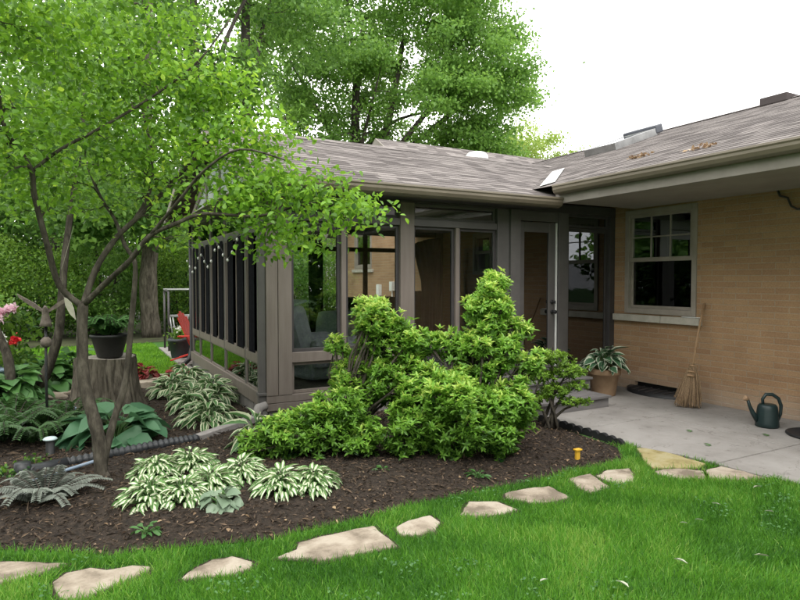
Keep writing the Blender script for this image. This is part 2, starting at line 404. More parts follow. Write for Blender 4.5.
so = bpy.data.objects.new('sun', sl); link(so)
d = Vector((math.sin(R(SUN_AZ)) * math.cos(R(SUN_EL)), math.cos(R(SUN_AZ)) * math.cos(R(SUN_EL)), math.sin(R(SUN_EL))))
so.rotation_euler = d.to_track_quat('Z', 'Y').to_euler()
SC.view_settings.view_transform = 'Standard'; SC.view_settings.look = 'None'; SC.view_settings.exposure = 0
try:
    SC.cycles.transparent_max_bounces = 24; SC.cycles.max_bounces = 8
except Exception: pass

# ------------------------------------------------------------------ layout data (metres)
STONES = [
[(-.51, 3.83), (-.37, 3.75), (-.23, 3.67), (-.06, 3.56), (-.18, 3.51), (-.28, 3.49), (-.35, 3.49), (-.47, 3.5)],
[(-.12, 3.37), (-.06, 3.45), (.05, 3.45), (.12, 3.38), (.24, 3.37), (.32, 3.31), (.3, 3.26), (.19, 3.21), (.1, 3.18), (.03, 3.13), (-.08, 3.17), (-.11, 3.29)],
[(.44, 3.1), (.53, 3.19), (.62, 3.24), (.72, 3.23), (.8, 3.11), (.78, 3.05), (.68, 3.03), (.56, 3.07)],
[(.93, 3.1), (1.05, 3.14), (1.09, 3.22), (1.23, 3.24), (1.57, 3.23), (1.56, 3.14), (1.56, 2.91), (1.4, 2.93), (1.23, 2.94), (1.12, 2.95), (1.07, 3.02)],
[(1.67, 3.14), (1.78, 3.19), (1.95, 3.2), (1.95, 3.08), (1.85, 2.98), (1.74, 2.98), (1.65, 3.04)],
[(2.12, 3.12), (2.3, 3.28), (2.47, 3.19), (2.5, 3.02), (2.35, 3.0), (2.19, 3.05)],
[(2.61, 3.29), (2.81, 3.29), (2.98, 3.25), (2.95, 3.02), (2.82, 3.0), (2.65, 3.07), (2.57, 3.22)],
[(3.23, 3.31), (3.45, 3.31), (3.36, 3.04), (3.15, 3.02), (3.14, 3.11)],
[(3.46, 3.26), (3.63, 3.31), (3.82, 3.26), (3.75, 3.16), (3.62, 3.05), (3.48, 3.05), (3.45, 3.16)],
[(4.36, 3.64), (4.46, 3.58), (4.48, 3.33), (4.47, 3.05), (4.33, 3.01), (3.99, 3.17), (4.08, 3.33)],
[(3.93, 3.12), (4.15, 3.08), (4.29, 2.95), (4.13, 2.82), (3.96, 2.91), (3.9, 3.03)],
[(4.33, 2.95), (4.51, 2.95), (4.55, 2.78), (4.54, 2.6), (4.34, 2.68), (4.15, 2.81)]]
BEDF = [(-.59, 4.07), (-.39, 3.95), (-.01, 3.7), (.14, 3.58), (.29, 3.55), (.53, 3.49), (.75, 3.42), (1.0, 3.35), (1.13, 3.38), (1.32, 3.38), (1.66, 3.38), (1.88, 3.44),
        (2.15, 3.44), (2.65, 3.43), (3.03, 3.42), (3.45, 3.47), (3.7, 3.45), (3.97, 3.46), (4.24, 3.74)]
BED = [(-7, 7.0), (-3, 5.3), (-1.4, 4.5)] + BEDF + [(4.32, 4.9), (3.95, 4.95), (3.95, 6.15), (1.78, 6.15), (1.6, 9.35), (1.2, 8.85), (.3, 9.15), (-1, 9.9), (-7, 11)]
BEDA = [tuple(p) for p in BED]
def bed_h(P):
    d = dist_poly(P, BEDA); return .006 + np.clip(d * .14, 0, .06) + .012 * np.sin(P[:, 0] * 5.1 + 1) * np.cos(P[:, 1] * 4.3)* np.clip(d*4,0,1)

# ------------------------------------------------------------------ the setting: ground
g = MB().box(-150, 150, -60, 220, -.4, -.002).build('ground', pmat('lawn_ground', (.025, .085, .010), (.05, .14, .018), 3, .95, .4), kind='structure')
wf = MB().add([(-60, 14.6, .006), (1.2, 15.4, .006), (6.6, 16.4, .006), (60, 16.4, .006), (60, 90, .006), (-60, 90, .006)], [(0, 1, 2, 3, 4, 5)])
wf.build('woodland_floor', pmat('leaf_litter', (.025, .025, .012), (.06, .07, .025), 2, .95, .4), kind='structure')

# mulch bed sheet with a gentle mound
bp_ = [Vector(p) for p in BED]
pts = RNG.uniform((-7, 3), (4.4, 11), (9000, 2)); pts = pts[in_poly(pts, BED)]; pts = pts[dist_poly(pts, BED) > .03]
vs, es, fs, *_ = delaunay_2d_cdt(bp_ + [Vector(p) for p in pts], [(i, (i + 1) % len(BED)) for i in range(len(BED))], [], 1, 1e-4)
vv = np.array([(v.x, v.y, 0) for v in vs]); vv[:, 2] = bed_h(vv); vv[dist_poly(vv, BED) < .01, 2] = .004
m = MB(); m.add(vv.tolist(), [tuple(f) for f in fs], True)
m.build('mulch_bed', pmat('dark_mulch', (.010, .007, .005), (.034, .023, .016), 30, .97, 1.0, 8, c3=(.072, .050, .035), lo=.3, hi=.72, bscale=70, bdist=.03), kind='structure')

# patio with joints
def concretemat():
    m, nt, b, L = newmat('broom_finished_concrete')
    v = geopos(nt)
    n = noise(nt, 1.2, 8, .7, v); r = ramp(nt, [(.3, (.185, .17, .158)), (.5, (.25, .234, .22)), (.72, (.31, .293, .277))]); L.new(n.outputs['Fac'], r.inputs['Fac'])
    n2 = noise(nt, 9, 6, .75, v); r2 = ramp(nt, [(.28, (.55, .52, .5)), (.42, (1, 1, 1))]); L.new(n2.outputs['Fac'], r2.inputs['Fac'])
    vo = nt.nodes.new('ShaderNodeTexVoronoi'); vo.feature = 'DISTANCE_TO_EDGE'; vo.inputs['Scale'].default_value = .9
    nd = noise(nt, 2.5, 4, .6, v); vm = nt.nodes.new('ShaderNodeVectorMath'); vm.operation = 'MULTIPLY_ADD'; L.new(nd.outputs['Color'], vm.inputs[0])
    vm.inputs[1].default_value = (.7, .7, 0); L.new(v, vm.inputs[2]); L.new(vm.outputs[0], vo.inputs['Vector'])
    r3 = ramp(nt, [(.0, (.45, .42, .4)), (.006, (1, 1, 1))]); L.new(vo.outputs['Distance'], r3.inputs['Fac'])
    a = nt.nodes.new('ShaderNodeMix'); a.data_type = 'RGBA'; a.blend_type = 'MULTIPLY'; a.inputs['Factor'].default_value = 1
    c = nt.nodes.new('ShaderNodeMix'); c.data_type = 'RGBA'; c.blend_type = 'MULTIPLY'; c.inputs['Factor'].default_value = .55
    L.new(r.outputs['Color'], a.inputs['A']); L.new(r2.outputs['Color'], a.inputs['B']); L.new(a.outputs['Result'], c.inputs['A']); L.new(r3.outputs['Color'], c.inputs['B'])
    L.new(c.outputs['Result'], b.inputs['Base Color']); b.inputs['Roughness'].default_value = .9
    n4 = noise(nt, 120, 4, .7, v); bp = nt.nodes.new('ShaderNodeBump'); bp.inputs['Strength'].default_value = .3; bp.inputs['Distance'].default_value = .004
    L.new(n4.outputs['Fac'], bp.inputs['Height']); L.new(bp.outputs['Normal'], b.inputs['Normal'])
    return m
M['concrete'] = concretemat()
pm = MB()
PATIO_EDGE = [(4.37, 6), (4.37, 3.72), (4.50, 3.30), (4.57, 2.60), (4.66, 2.3), (5.3, -5), (6.7, -5), (6.7, 6)]
def edge_x(y):
    e = PATIO_EDGE[:6]
    for (xa, ya), (xb, yb) in zip(e, e[1:]):
        if yb <= y <= ya: return xa + (xb - xa) * (ya - y) / (ya - yb)
    return 5.3
for (y0, y1) in ((-5, 1.2), (1.212, 3.0), (3.012, 4.35), (4.362, 5.98)):
    ys_ = sorted({y0, y1} | {p[1] for p in PATIO_EDGE[:6] if y0 < p[1] < y1})
    pm.prism([(edge_x(y), y) for y in reversed(ys_)] + [(5.55, y0), (5.55, y1)], -.1, .02); pm.box(5.562, 6.66, y0, y1, -.1, .021)
pm.build('patio', M['concrete'], bevel=.006, kind='structure')
MB().box(1.56, 6.6, 10.75, 13.75, -.2, .06).box(1.56, 1.69, 9.5, 10.749, -.2, .06).build('rear_patio', M['concrete'], bevel=.01, kind='structure')

# ------------------------------------------------------------------ roofs
def roof_part(name, P0, E, S, length, width, parent, course=.14):
    E = np.array(E, float); S = np.array(S, float); E /= np.linalg.norm(E); S /= np.linalg.norm(S); N = np.cross(E, S)
    if N[2] < 0: N = -N
    P0 = np.array(P0, float); V = []; F = []; A = []; nseg = max(2, int(length / .5))
    k = int(math.ceil(width / course))
    for i in range(k):
        s0 = i * course; s1 = min(width, s0 + course + .012)
        base = len(V)
        for j in range(nseg + 1):
            e = length * j / nseg; wob = .003 * math.sin(e * 7 + i * 1.7) + .0025 * random.uniform(-1, 1)
            for s, h in ((s0 + wob, 0.0), (s0 + wob, .006), (s1, .002)):
                V.append(P0 + E * e + S * s + N * h); A.append((e + (i % 3) * .11, s + .001 if h else s, 0))
        for j in range(nseg):
            a = base + j * 3; b = a + 3
            F.append((a, b, b + 1)); F.append((a, b + 1, a + 1)); F.append((a + 1, b + 1, b + 2)); F.append((a + 1, b + 2, a + 2))
    return npmesh(name, V, F, A, M['shingle'], parent, smooth=False)

# ------------------------------------------------------------------ the brick house
WX = 6.68
house = thing('brick_house', 'low tan brick ranch house with broad grey shingle roof beside the patio', 'house', (WX, 0, 0))
# long wall with the double-hung window and a basement opening cut out
def wall_with_holes(x0, x1, ya, yb, za, zb, holes):
    ys = sorted({ya, yb} | {h[0] for h in holes} | {h[1] for h in holes}); zs = sorted({za, zb} | {h[2] for h in holes} | {h[3] for h in holes})
    m = MB()
    def isw(i, j):
        if i < 0 or j < 0 or i >= len(ys) - 1 or j >= len(zs) - 1: return False
        yc = (ys[i] + ys[i + 1]) / 2; zc = (zs[j] + zs[j + 1]) / 2
        return not any(h[0] < yc < h[1] and h[2] < zc < h[3] for h in holes)
    for i in range(len(ys) - 1):
        for j in range(len(zs) - 1):
            if not isw(i, j): continue
            a, b, c, d2 = ys[i], ys[i + 1], zs[j], zs[j + 1]
            m.add([(x0, a, c), (x0, b, c), (x0, b, d2), (x0, a, d2)], [(0, 3, 2, 1)])
            m.add([(x1, a, c), (x1, b, c), (x1, b, d2), (x1, a, d2)], [(0, 1, 2, 3)])
            if not isw(i - 1, j): m.add([(x0, a, c), (x1, a, c), (x1, a, d2), (x0, a, d2)], [(0, 1, 2, 3)])
            if not isw(i + 1, j): m.add([(x0, b, c), (x1, b, c), (x1, b, d2), (x0, b, d2)], [(0, 3, 2, 1)])
            if not isw(i, j - 1): m.add([(x0, a, c), (x1, a, c), (x1, b, c), (x0, b, c)], [(0, 1, 2, 3)])
            if not isw(i, j + 1): m.add([(x0, a, d2), (x1, a, d2), (x1, b, d2), (x0, b, d2)], [(0, 1, 2, 3)])
    return m
WIN = (4.72, 5.80, 1.05, 2.44); WEL = (4.82, 5.62, -.1, .13); DOOR = (2.4, 3.47, .05, 2.1); WIN2 = (13.85, 14.9, 1.8, 2.75); WIN3 = (8.8, 9.4, 1.6, 2.38)
wall_with_holes(WX, WX + .22, -5, 15.9, -.1, 2.75, [WIN, WEL, DOOR, WIN2, WIN3]).build('wall', M['brick'], house)
# gable end and rear walls
mg = MB(); mg.add([(WX + .004, 9.5, 2.75), (WX + .004, 15.9, 2.75), (WX + .004, 12.8, 4.75)], [(0, 1, 2)]); mg.build('gable_wall', M['fascia'], house)
MB().box(WX + .22, 16, 15.68, 15.9, -.1, 2.75).build('wall', M['brick'], house)
MB().box(WX + .3, 14, -4.8, 15.6, -.1, -.05).build('floor', M['interior'], house)
MB().box(WX + .5, WX + .55, -4.8, 15.6, 0, 2.6).build('inner_wall', M['interior'], house)
# double-hung window
def window(parent, name, y0, y1, z0, z1, x, grid=True, glass='glasswin'):
    f = MB(); t = .065
    f.box(x - .02, x + .10, y0, y0 + t, z0, z1).box(x - .02, x + .10, y1 - t, y1, z0, z1)
    f.box(x - .021, x + .10, y0 + t, y1 - t, z1 - t, z1).box(x - .021, x + .10, y0 + t, y1 - t, z0, z0 + t * 1.1)
    w_ = f.build(name, M['sash'], parent, bevel=.004)
    zm = (z0 + z1) / 2 + .02; a, b = y0 + t, y1 - t
    us = MB(); s = .038
    us.box(x + .0, x + .035, a, b, zm - .02, zm + .035).box(x + .0, x + .035, a, b, z1 - t - s, z1 - t).box(x + .001, x + .035, a, a + s, zm + .035, z1 - t - s).box(x + .001, x + .035, b - s, b, zm + .035, z1 - t - s)
    u = us.build('upper_sash', M['sash'], w_, bevel=.003)
    if grid:
        gm = MB()
        for i in (1, 2):
            yy = a + s + (b - a - 2 * s) * i / 3; gm.box(x + .012, x + .024, yy - .007, yy + .007, zm + .035, z1 - t - s)
        zz = (zm + z1 - t) / 2; gm.box(x + .0125, x + .0235, a + s, b - s, zz - .007, zz + .007)
        gm.build('grille', M['sash'], w_)
    MB().box(x + .026, x + .030, a + s, b - s, zm + .035, z1 - t - s).build('pane', M[glass], w_)
    ls = MB()
    ls.box(x + .04, x + .07, a, b, z0 + t * 1.1, z0 + t * 1.1 + s).box(x + .04, x + .07, a, a + s * .7, z0 + t * 1.1 + s, zm - .0).box(x + .04, x + .07, b - s * .7, b, z0 + t * 1.1 + s, zm)
    ls.build('lower_sash', M['sash'], w_, bevel=.003)
    MB().box(x + .055, x + .058, a + s * .7, b - s * .7, z0 + t * 1.1 + s, zm).build('screen', M['screen'], w_)
    return w_
window(house, 'window', 4.72, 5.80, 1.05, 2.44, WX)
window(house, 'window', 13.85, 14.9, 1.8, 2.75, WX, grid=False)
window(house, 'window', 8.8, 9.4, 1.6, 2.38, WX, grid=False)
sm = MB().box(WX - .07, WX + .05, 4.64, 5.18, .945, 1.035).box(WX - .07, WX + .05, 5.188, 5.96, .945, 1.034)
sm.build('window_sill', M['sill'], house, bevel=.006)
MB().box(WX - .05, WX + .05, 13.75, 15.0, 1.7, 1.785).build('window_sill', M['sill'], house, bevel=.006)
# pale blind and a lamp shape behind the window glass
MB().box(WX + .30, WX + .31, 4.75, 5.78, 1.1, 2.4).build('curtain', pmat('dim_curtain', (.035, .037, .045), (.075, .078, .09), 4, .9, .2, stretch=(1, 9, .4)), house)
# basement window
bw = MB(); bw.box(WX + .06, WX + .10, 4.82, 5.62, -.1, .13); bw.build('basement_window', M['black'], house)
# dark door and casing at the end of the wall in view
dm = MB(); dm.box(WX + .03, WX + .08, 2.45, 3.42, .05, 2.05); dn = dm.build('door', M['trimdark'], house, bevel=.004)
MB().tube([(WX + .03, 2.55, 1.0), (WX - .02, 2.55, 1.0), (WX - .03, 2.6, 1.0), (WX - .03, 2.66, 1.0)], .01).build('handle', M['black'], dn)
cm = MB(); cm.box(WX - .025, WX + .08, 3.40, 3.49, .02, 2.12).box(WX - .025, WX + .08, 2.38, 2.45, .02, 2.12).box(WX - .0255, WX + .08, 2.45, 3.40, 2.05, 2.12)
cm.build('door_casing', M['trimdark'], house, bevel=.004)
# dark iron bracket above the wall's end
bk = MB(); bk.tube([(WX - .005, 3.78, 2.47), (WX - .03, 3.74, 2.40), (WX - .03, 3.66, 2.37), (WX - .035, 3.62, 2.28), (WX - .03, 3.56, 2.24), (WX - .03, 3.5, 2.24)], .012).build('bracket', M['trimdark'], house)
# eaves
EX = 5.27
MB().box(EX + .02, WX + .02, -5, 5.66, 2.462, 2.474).build('soffit', M['soffit'], house)
MB().box(EX - .01, EX + .02, -5, 5.66, 2.44, 2.64).build('fascia', M['fascia'], house, bevel=.003)
gp = [(-.012, 2.655), (-.125, 2.66), (-.128, 2.64), (-.118, 2.625), (-.118, 2.60), (-.10, 2.565), (-.075, 2.548), (-.012, 2.548)]
gi = [(-.016, 2.560), (-.074, 2.558), (-.095, 2.575), (-.112, 2.61), (-.112, 2.630), (-.121, 2.648), (-.0165, 2.645)]
gm = MB(); n = len(gp)
gm.add([(EX + a, -5, b) for a, b in gp] + [(EX + a, 5.60, b) for a, b in gp], [(i, (i + 1) % n, n + (i + 1) % n, n + i) for i in range(1, n)] + [tuple(range(n - 1, -1, -1)), tuple(range(n, 2 * n))])
gm.add([(EX - .10, -5, 2.635), (EX - .012, -5, 2.635), (EX - .012, 5.6, 2.635), (EX - .10, 5.6, 2.635)], [(0, 1, 2, 3)])
gm.build('gutter', M['gutter'], house)
mW = .36; c_ = math.hypot(1, mW)
roof_part('roof', (EX - .05, -5, 2.665), (0, 1, 0), (1, 0, mW), 13.8, (9.8 - EX + .05) * c_, house)
roof_part('roof', (6.75, 8.8, 2.665 + (6.75 - EX + .05) * mW), (0, 1, 0), (1, 0, mW), 4.4, (9.8 - 6.75) * c_, house)
roof_part('roof', (14.35, -5, 2.665), (0, 1, 0), (-1, 0, mW), 18, (14.35 - 9.8) * c_, house)
zr = 2.665 + (9.8 - EX + .05) * mW
cap_strip('ridge_cap', [(9.65, -5, zr - .035), (9.8, -5, zr + .02), (9.95, -5, zr - .035), (9.65, 13, zr - .035), (9.8, 13, zr + .02), (9.95, 13, zr - .035)], [(0, 1, 4, 3), (1, 2, 5, 4)], house)
# cross gable at the back
mG = (4.83 - 2.7) / 3.4; cG = math.hypot(1, mG)
roof_part('roof', (6.3, 9.4, 2.70), (1, 0, 0), (0, 1, mG), 10, 3.4 * cG, house)
roof_part('roof', (6.3, 16.2, 2.70), (1, 0, 0), (0, -1, mG), 10, 3.4 * cG, house)
rk = MB(); rk.bar((6.32, 9.3, 2.56), (6.32, 12.79, 2.56 + 3.49 * mG), .03, .20, up=(1, 0, 0)); rk.bar((6.32, 16.3, 2.56), (6.32, 12.81, 2.56 + 3.49 * mG), .03, .20, up=(1, 0, 0))
rk2 = MB()
for ya in (9.35, 16.25):
    for o_, t_ in ((0, .2),):
        rk2.add([(6.27, ya, 2.50), (6.27, 12.8, 2.50 + 3.42 * mG), (6.27, 12.8, 2.69 + 3.42 * mG), (6.27, ya, 2.69), (6.30, ya, 2.50), (6.30, 12.8, 2.50 + 3.42 * mG), (6.30, 12.8, 2.69 + 3.42 * mG), (6.30, ya, 2.69)],
                [(0, 1, 2, 3), (7, 6, 5, 4), (0, 4, 5, 1), (2, 6, 7, 3), (1, 5, 6, 2), (0, 3, 7, 4)])
rk2.build('bargeboard', M['fascia'], house)
# skylight, flue box, meter boxes on the house
sk = thing('skylight', 'raised glass skylight with dark upper hood on the house roof slope', 'skylight', (8.6, 7.6, 2.665 + (8.6 - EX) * mW))
ux = Vector((1, 0, mW)).normalized(); un = Vector((-mW, 0, 1)).normalized(); uy = Vector((0, 1, 0)); mm3 = Matrix((ux, uy, un)).transposed()
skc = Vector((8.6, 7.6, 2.665 + (8.6 - EX + .05) * mW)) + un * .06
fr = MB(); fr.obox(skc, (1.5, .08, .13), mm3)
fr = MB()
for s in (-1, 1): fr.obox(skc + uy * s * .32, (1.1, .06, .13), mm3); fr.obox(skc + ux * s * .52, (.06, .58, .129), mm3)
fr.build('frame', M['metal'], sk, bevel=.005)
MB().obox(skc + un * .05, (.98, .58, .01), mm3).build('pane', glassmat('skylight_glass', (.2, .25, .3), .55), sk)
MB().obox(skc + ux * .62 + un * .04, (.2, .72, .15), mm3).build('hood', M['navy'], sk, bevel=.02)
# ridge vent box
MB().box(9.55, 9.95, 5.3, 5.72, zr - .08, zr + .05).build('ridge_vent', M['shingle'], house, bevel=.015)
for (y, z, hgt) in ((13.35, 1.25, .28), (12.65, 1.35, .22)):
    MB().box(WX - .09, WX - .001, y - .07, y + .07, z - hgt / 2, z + hgt / 2).tube([(WX - .04, y, z - hgt / 2), (WX - .04, y, .1)], .018).build('meter_box', M['white'], house, bevel=.008)

# ------------------------------------------------------------------ the sunroom
X0, Y0 = 1.72, 6.0
sun_ = thing('sunroom', 'taupe framed glass sunroom with shingle roof joined to the brick house', 'sunroom', (X0, Y0, 0))
def part(name, mat, *boxes, bevel=.004, parent=None):
    m = MB()
    for b in boxes: m.box(*b)
    return m.build(name, M[mat], parent or sun_, bevel=bevel)
# skirt and sill boards
part('skirt', 'skirt', (1.74, 6.58, 6.03, 6.06, -.1, .15))
for z in (.155, .235): part('base_board', 'trim', (1.70, 6.60, 5.99, 6.07, z, z + .075))
sb = MB(); y = 6.08
while y < 10.5: sb.box(1.735, 1.755, y, y + .135, -.15, .155); y += .142
sb.build('skirt', M['skirt'], sun_)
part('base_board', 'trim', (1.70, 1.78, 6.071, 10.55, .158, .30))
part('floor', 'floorin', (1.79, WX - .01, 6.08, 10.5, .2, .26), bevel=0)
part('ceiling', 'ceil', (1.79, WX - .01, 6.08, 10.5, 2.462, 2.474), bevel=0)
# front posts
for a, b, mt in ((1.70, 1.82, 'trim'), (1.825, 1.97, 'trim'), (3.25, 3.43, 'trim'), (4.62, 4.80, 'trimgreyshaded'), (5.63, 5.80, 'trimgreyshaded'), (6.58, 6.675, 'trimdark')):
    part('post', mt, (a, b, 5.985, 6.09, .312, 2.385))
part('corner_trim', 'trimgreyshaded', (4.802, 4.955, 5.95, 6.09, .312, 2.385))
for a in (2.53, 4.005): part('mullion', 'trim', (a, a + .055, 5.995, 6.08, .312, 2.12))
# rails
BAYS = [(1.97, 2.53), (2.585, 3.25), (3.43, 4.005), (4.06, 4.62)]
for i, (a, b) in enumerate(BAYS): part('rail', 'trim' if i < 2 else 'trimgreyshaded', (a, b, 5.992, 6.085, .64, .745))
part('header', 'trimgreyshaded', (1.971, 3.249, 5.994, 6.085, 2.121, 2.20)); part('header', 'trimgreyshaded', (3.431, 4.619, 5.994, 6.085, 2.121, 2.20))
part('beam', 'trimdark', (1.70, 6.675, 5.98, 6.10, 2.386, 2.50))
def pane_unit(a, b, z0, z1, y=6.03, t=.035, mt='trimdark', glass='glassdark', parent=None):
    f = MB(); f.box(a, a + t, y, y + .035, z0, z1).box(b - t, b, y, y + .035, z0, z1).box(a + t, b - t, y, y + .035, z0, z0 + t).box(a + t, b - t, y, y + .035, z1 - t, z1)
    w_ = f.build('window', M[mt], parent or sun_, bevel=.003)
    MB().box(a + t, b - t, y + .014, y + .019, z0 + t, z1 - t).build('pane', M[glass], w_)
    return w_
for a, b in BAYS:
    pane_unit(a, b, .745, 2.121, glass='glass'); pane_unit(a, b, .312, .64, mt='trim')
pane_unit(1.971, 3.249, 2.20, 2.386); pane_unit(3.431, 4.619, 2.20, 2.386, mt='trimgreyshaded')
# door with long pane
D0, D1, DZ0, DZ1 = 4.975, 5.60, .34, 2.25
part('door_frame', 'trimgreyshaded', (4.956, 5.629, 6.0, 6.09, 2.26, 2.385), (4.956, 4.972, 6.0, 6.09, .312, 2.26))
dr = MB(); dr.box(D0, D0 + .10, 6.02, 6.065, DZ0, DZ1).box(D1 - .11, D1, 6.02, 6.065, DZ0, DZ1).box(D0 + .10, D1 - .11, 6.02, 6.065, DZ1 - .13, DZ1).box(D0 + .10, D1 - .11, 6.02, 6.065, DZ0, DZ0 + .2)
dr = dr.build('door', M['trimgreyshaded'], sun_, bevel=.005)
MB().box(D0 + .10, D1 - .11, 6.04, 6.046, DZ0 + .2, DZ1 - .13).build('pane', M['glassdoor'], dr)
MB().box(5.606, 5.618, 6.005, 6.05, .33, 2.25).build('weatherstrip', M['white'], sun_)
hd = MB()
for z in (1.10, 1.22): hd.lathe([(0, 0), (.026, 0), (.028, .004), (.026, .008), (0, .008)], (5.545, 6.0, z), 14)
hb = MB()
for z in (1.08, 1.21):
    vs = []
    hb = MB(); hb.tube([(5.545, 6.02, z), (5.545, 6.01, z)], .028, 14); hb.tube([(5.545, 6.012, z), (5.545, 5.965, z)], .012, 10)
    if z < 1.1: hb.tube([(5.545, 5.968, 1.08), (5.545, 5.95, 1.08), (5.545, 5.94, 1.08)], [.02, .027, .018], 14)
    else: hb.box(5.537, 5.553, 5.955, 5.967, 1.19, 1.23)
    hb.build('handle' if z < 1.1 else 'deadbolt', M['black'], dr)
# tall side panel
part('threshold', 'trimgreyshaded', (4.956, 6.579, 5.97, 6.09, .312, .335))
pane_unit(5.80, 6.58, .336, 2.20, mt='trimdark', t=.05, glass='glassdoor'); pane_unit(5.80, 6.58, 2.205, 2.386, mt='trimdark', glass='glassdoor')
# left side: posts, rail and shaded windows
LY = [6.092, 6.95, 8.05, 8.98, 9.85, 10.5]
for y in LY[1:]: part('post', 'trimgreyshaded', (1.725, 1.765, y - .02, y + .02, .302, 2.40))
for i in range(5):
    a, b = LY[i] + (.024 if i else .0), LY[i + 1] - .024
    part('rail', 'trim', (1.722, 1.768, a, b, .60, .70)); part('header', 'trimgreyshaded', (1.722, 1.768, a, b, 2.0, 2.08))
    for z0, z1, gl in ((.302, .60, 'glassdark'), (.70, 2.0, 'glassdark'), (2.08, 2.40, 'glassdark')):
        f = MB(); t = .016
        f.box(1.73, 1.76, a, a + t, z0, z1).box(1.73, 1.76, b - t, b, z0, z1).box(1.73, 1.76, a + t, b - t, z0, z0 + t).box(1.73, 1.76, a + t, b - t, z1 - t, z1)
        w_ = f.build('window', M['trim'], sun_, bevel=.002)
        MB().box(1.742, 1.747, a + t, b - t, z0 + t, z1 - t).build('pane', M[gl], w_)
    wd = b - a
    for (p, q) in ((.04, .33), (.52, .80)):
        MB().box(1.7205, 1.7235, a + wd * p, a + wd * q, .70, 2.02).build('shade', M['shade'], sun_)
        MB().box(1.714, 1.724, a + wd * q + .012, a + wd * q + .024, .70, 2.0).build('stile', M['trim'], sun_, bevel=.002)
part('beam', 'trimgreyshaded', (1.70, 1.80, 6.10, 10.55, 2.40, 2.47))
# gable triangle, sky reflection painted into the pane as a pale colour
gz = lambda y: 2.47 + .37 * (min(y, 16.6 - y) - 5.9)
gf = MB()
for y in (6.5, 7.4, 8.3, 9.2, 10.1): gf.box(1.72, 1.77, y - .03, y + .03, 2.471, gz(y) - .06)
for a, b in ((5.75, 8.3), (10.85, 8.3)): gf.bar((1.745, a, gz(a) - .02), (1.745, b, gz(b) - .02), .05, .09, up=(0, 0, 1))
gf.build('gable_frame', M['fascia'], sun_)
MB().add([(1.745, 6.1, 2.471), (1.745, 10.5, 2.471), (1.745, 8.3, gz(8.3) - .05)], [(0, 1, 2)]).build('pane', pmat('sky_reflection_panel', (.5, .54, .56), (.64, .68, .7), 2, .3, 0), sun_)
# back side of the room
for a, b, mt in ((1.79, 1.95, 'trimdark'), (3.78, 4.04, 'shade'), (4.32, 4.42, 'trim'), (4.88, 4.95, 'shade'), (5.75, 5.9, 'trimdark'), (6.5, 6.66, 'trimdark')):
    part('post', mt, (a, b, 10.44, 10.52, .262, 2.46))
bx = [1.95, 3.78, 4.04, 4.32, 4.42, 4.88, 4.95, 5.75, 5.9, 6.5]
for i in range(0, 10, 2):
    a, b = bx[i], bx[i + 1]
    part('rail', 'shade', (a, b, 10.45, 10.515, 2.04, 2.12), (a, b, 10.45, 10.515, .62, .72), (a, b, 10.45, 10.515, 2.36, 2.46))
    MB().box(a, b, 10.48, 10.485, .72, 2.04).build('pane', M['glass'], sun_)
part('solid_panel', 'shade', (4.95, 5.75, 10.455, 10.51, .262, .62), (4.42, 4.88, 10.455, 10.51, .262, .62), (1.95, 3.78, 10.455, 10.51, .262, .62))
part('cabinet', 'interior', (4.3, 5.4, 10.0, 10.4, .262, 1.18))
# roof, rakes and gutter
mS = .37; cS = math.hypot(1, mS)
roof_part('roof', (1.45, 5.60, 2.50), (1, 0, 0), (0, 1, mS), 6.9, 3.0 * cS, sun_)
roof_part('roof', (1.45, 11.6, 2.50), (1, 0, 0), (0, -1, mS), 5.3, 3.0 * cS, sun_)
cap_strip('ridge_cap', [(1.44, 8.42, 3.555), (1.44, 8.60, 3.632), (1.44, 8.78, 3.555), (8.3, 8.42, 3.555), (8.3, 8.60, 3.632), (8.3, 8.78, 3.555)], [(0, 3, 4, 1), (1, 4, 5, 2)], sun_)
part('soffit', 'trimdark', (1.48, 5.25, 5.66, 6.10, 2.405, 2.415), bevel=0)
part('fascia', 'gutter', (1.46, 5.3, 5.63, 5.659, 2.39, 2.50))
part('soffit', 'soffit', (1.48, 1.70, 6.101, 11.3, 2.44, 2.45), bevel=0)
gm = MB(); n = len(gp)
gm.add([(1.44, 5.642 + a, b - .155) for a, b in gp] + [(5.26, 5.642 + a, b - .155) for a, b in gp], [(i, n + i, n + (i + 1) % n, (i + 1) % n) for i in range(1, n)] + [tuple(range(n)), tuple(range(2 * n - 1, n - 1, -1))])
gm.add([(1.44, 5.545, 2.48), (5.26, 5.545, 2.48), (5.26, 5.63, 2.48), (1.44, 5.63, 2.48)], [(0, 1, 2, 3)])
gm.build('gutter', M['gutter'], sun_)
rb = MB()
for ya in (5.6, 11.6):
    za, zb = 2.39, 2.39 + 2.97 * mS
    rb.add([(1.42, ya, za), (1.42, 8.57, zb), (1.42, 8.57, zb + .12), (1.42, ya, za + .12), (1.448, ya, za), (1.448, 8.57, zb), (1.448, 8.57, zb + .12), (1.448, ya, za + .12)],
           [(0, 1, 2, 3), (7, 6, 5, 4), (0, 4, 5, 1), (2, 6, 7, 3), (1, 5, 6, 2), (0, 3, 7, 4)])
rb.build('bargeboard', M['fascia'], sun_)
# valley flashing between the two roofs
vf = MB(); wz = lambda x: 2.665 + (x - EX + .05) * mW + .022
a = Vector((5.34, 5.90, wz(5.34))); b = Vector((6.80, 7.26, wz(6.80))); s = Vector((.07, -.065, .07 * mW)); u = Vector((-.07, .065, -.07 * mW))
vf.add([a + s, a, a + u, b + s, b, b + u], [(0, 1, 4, 3), (1, 2, 5, 4)])
vf.build('valley_flashing', M['flash'], house)
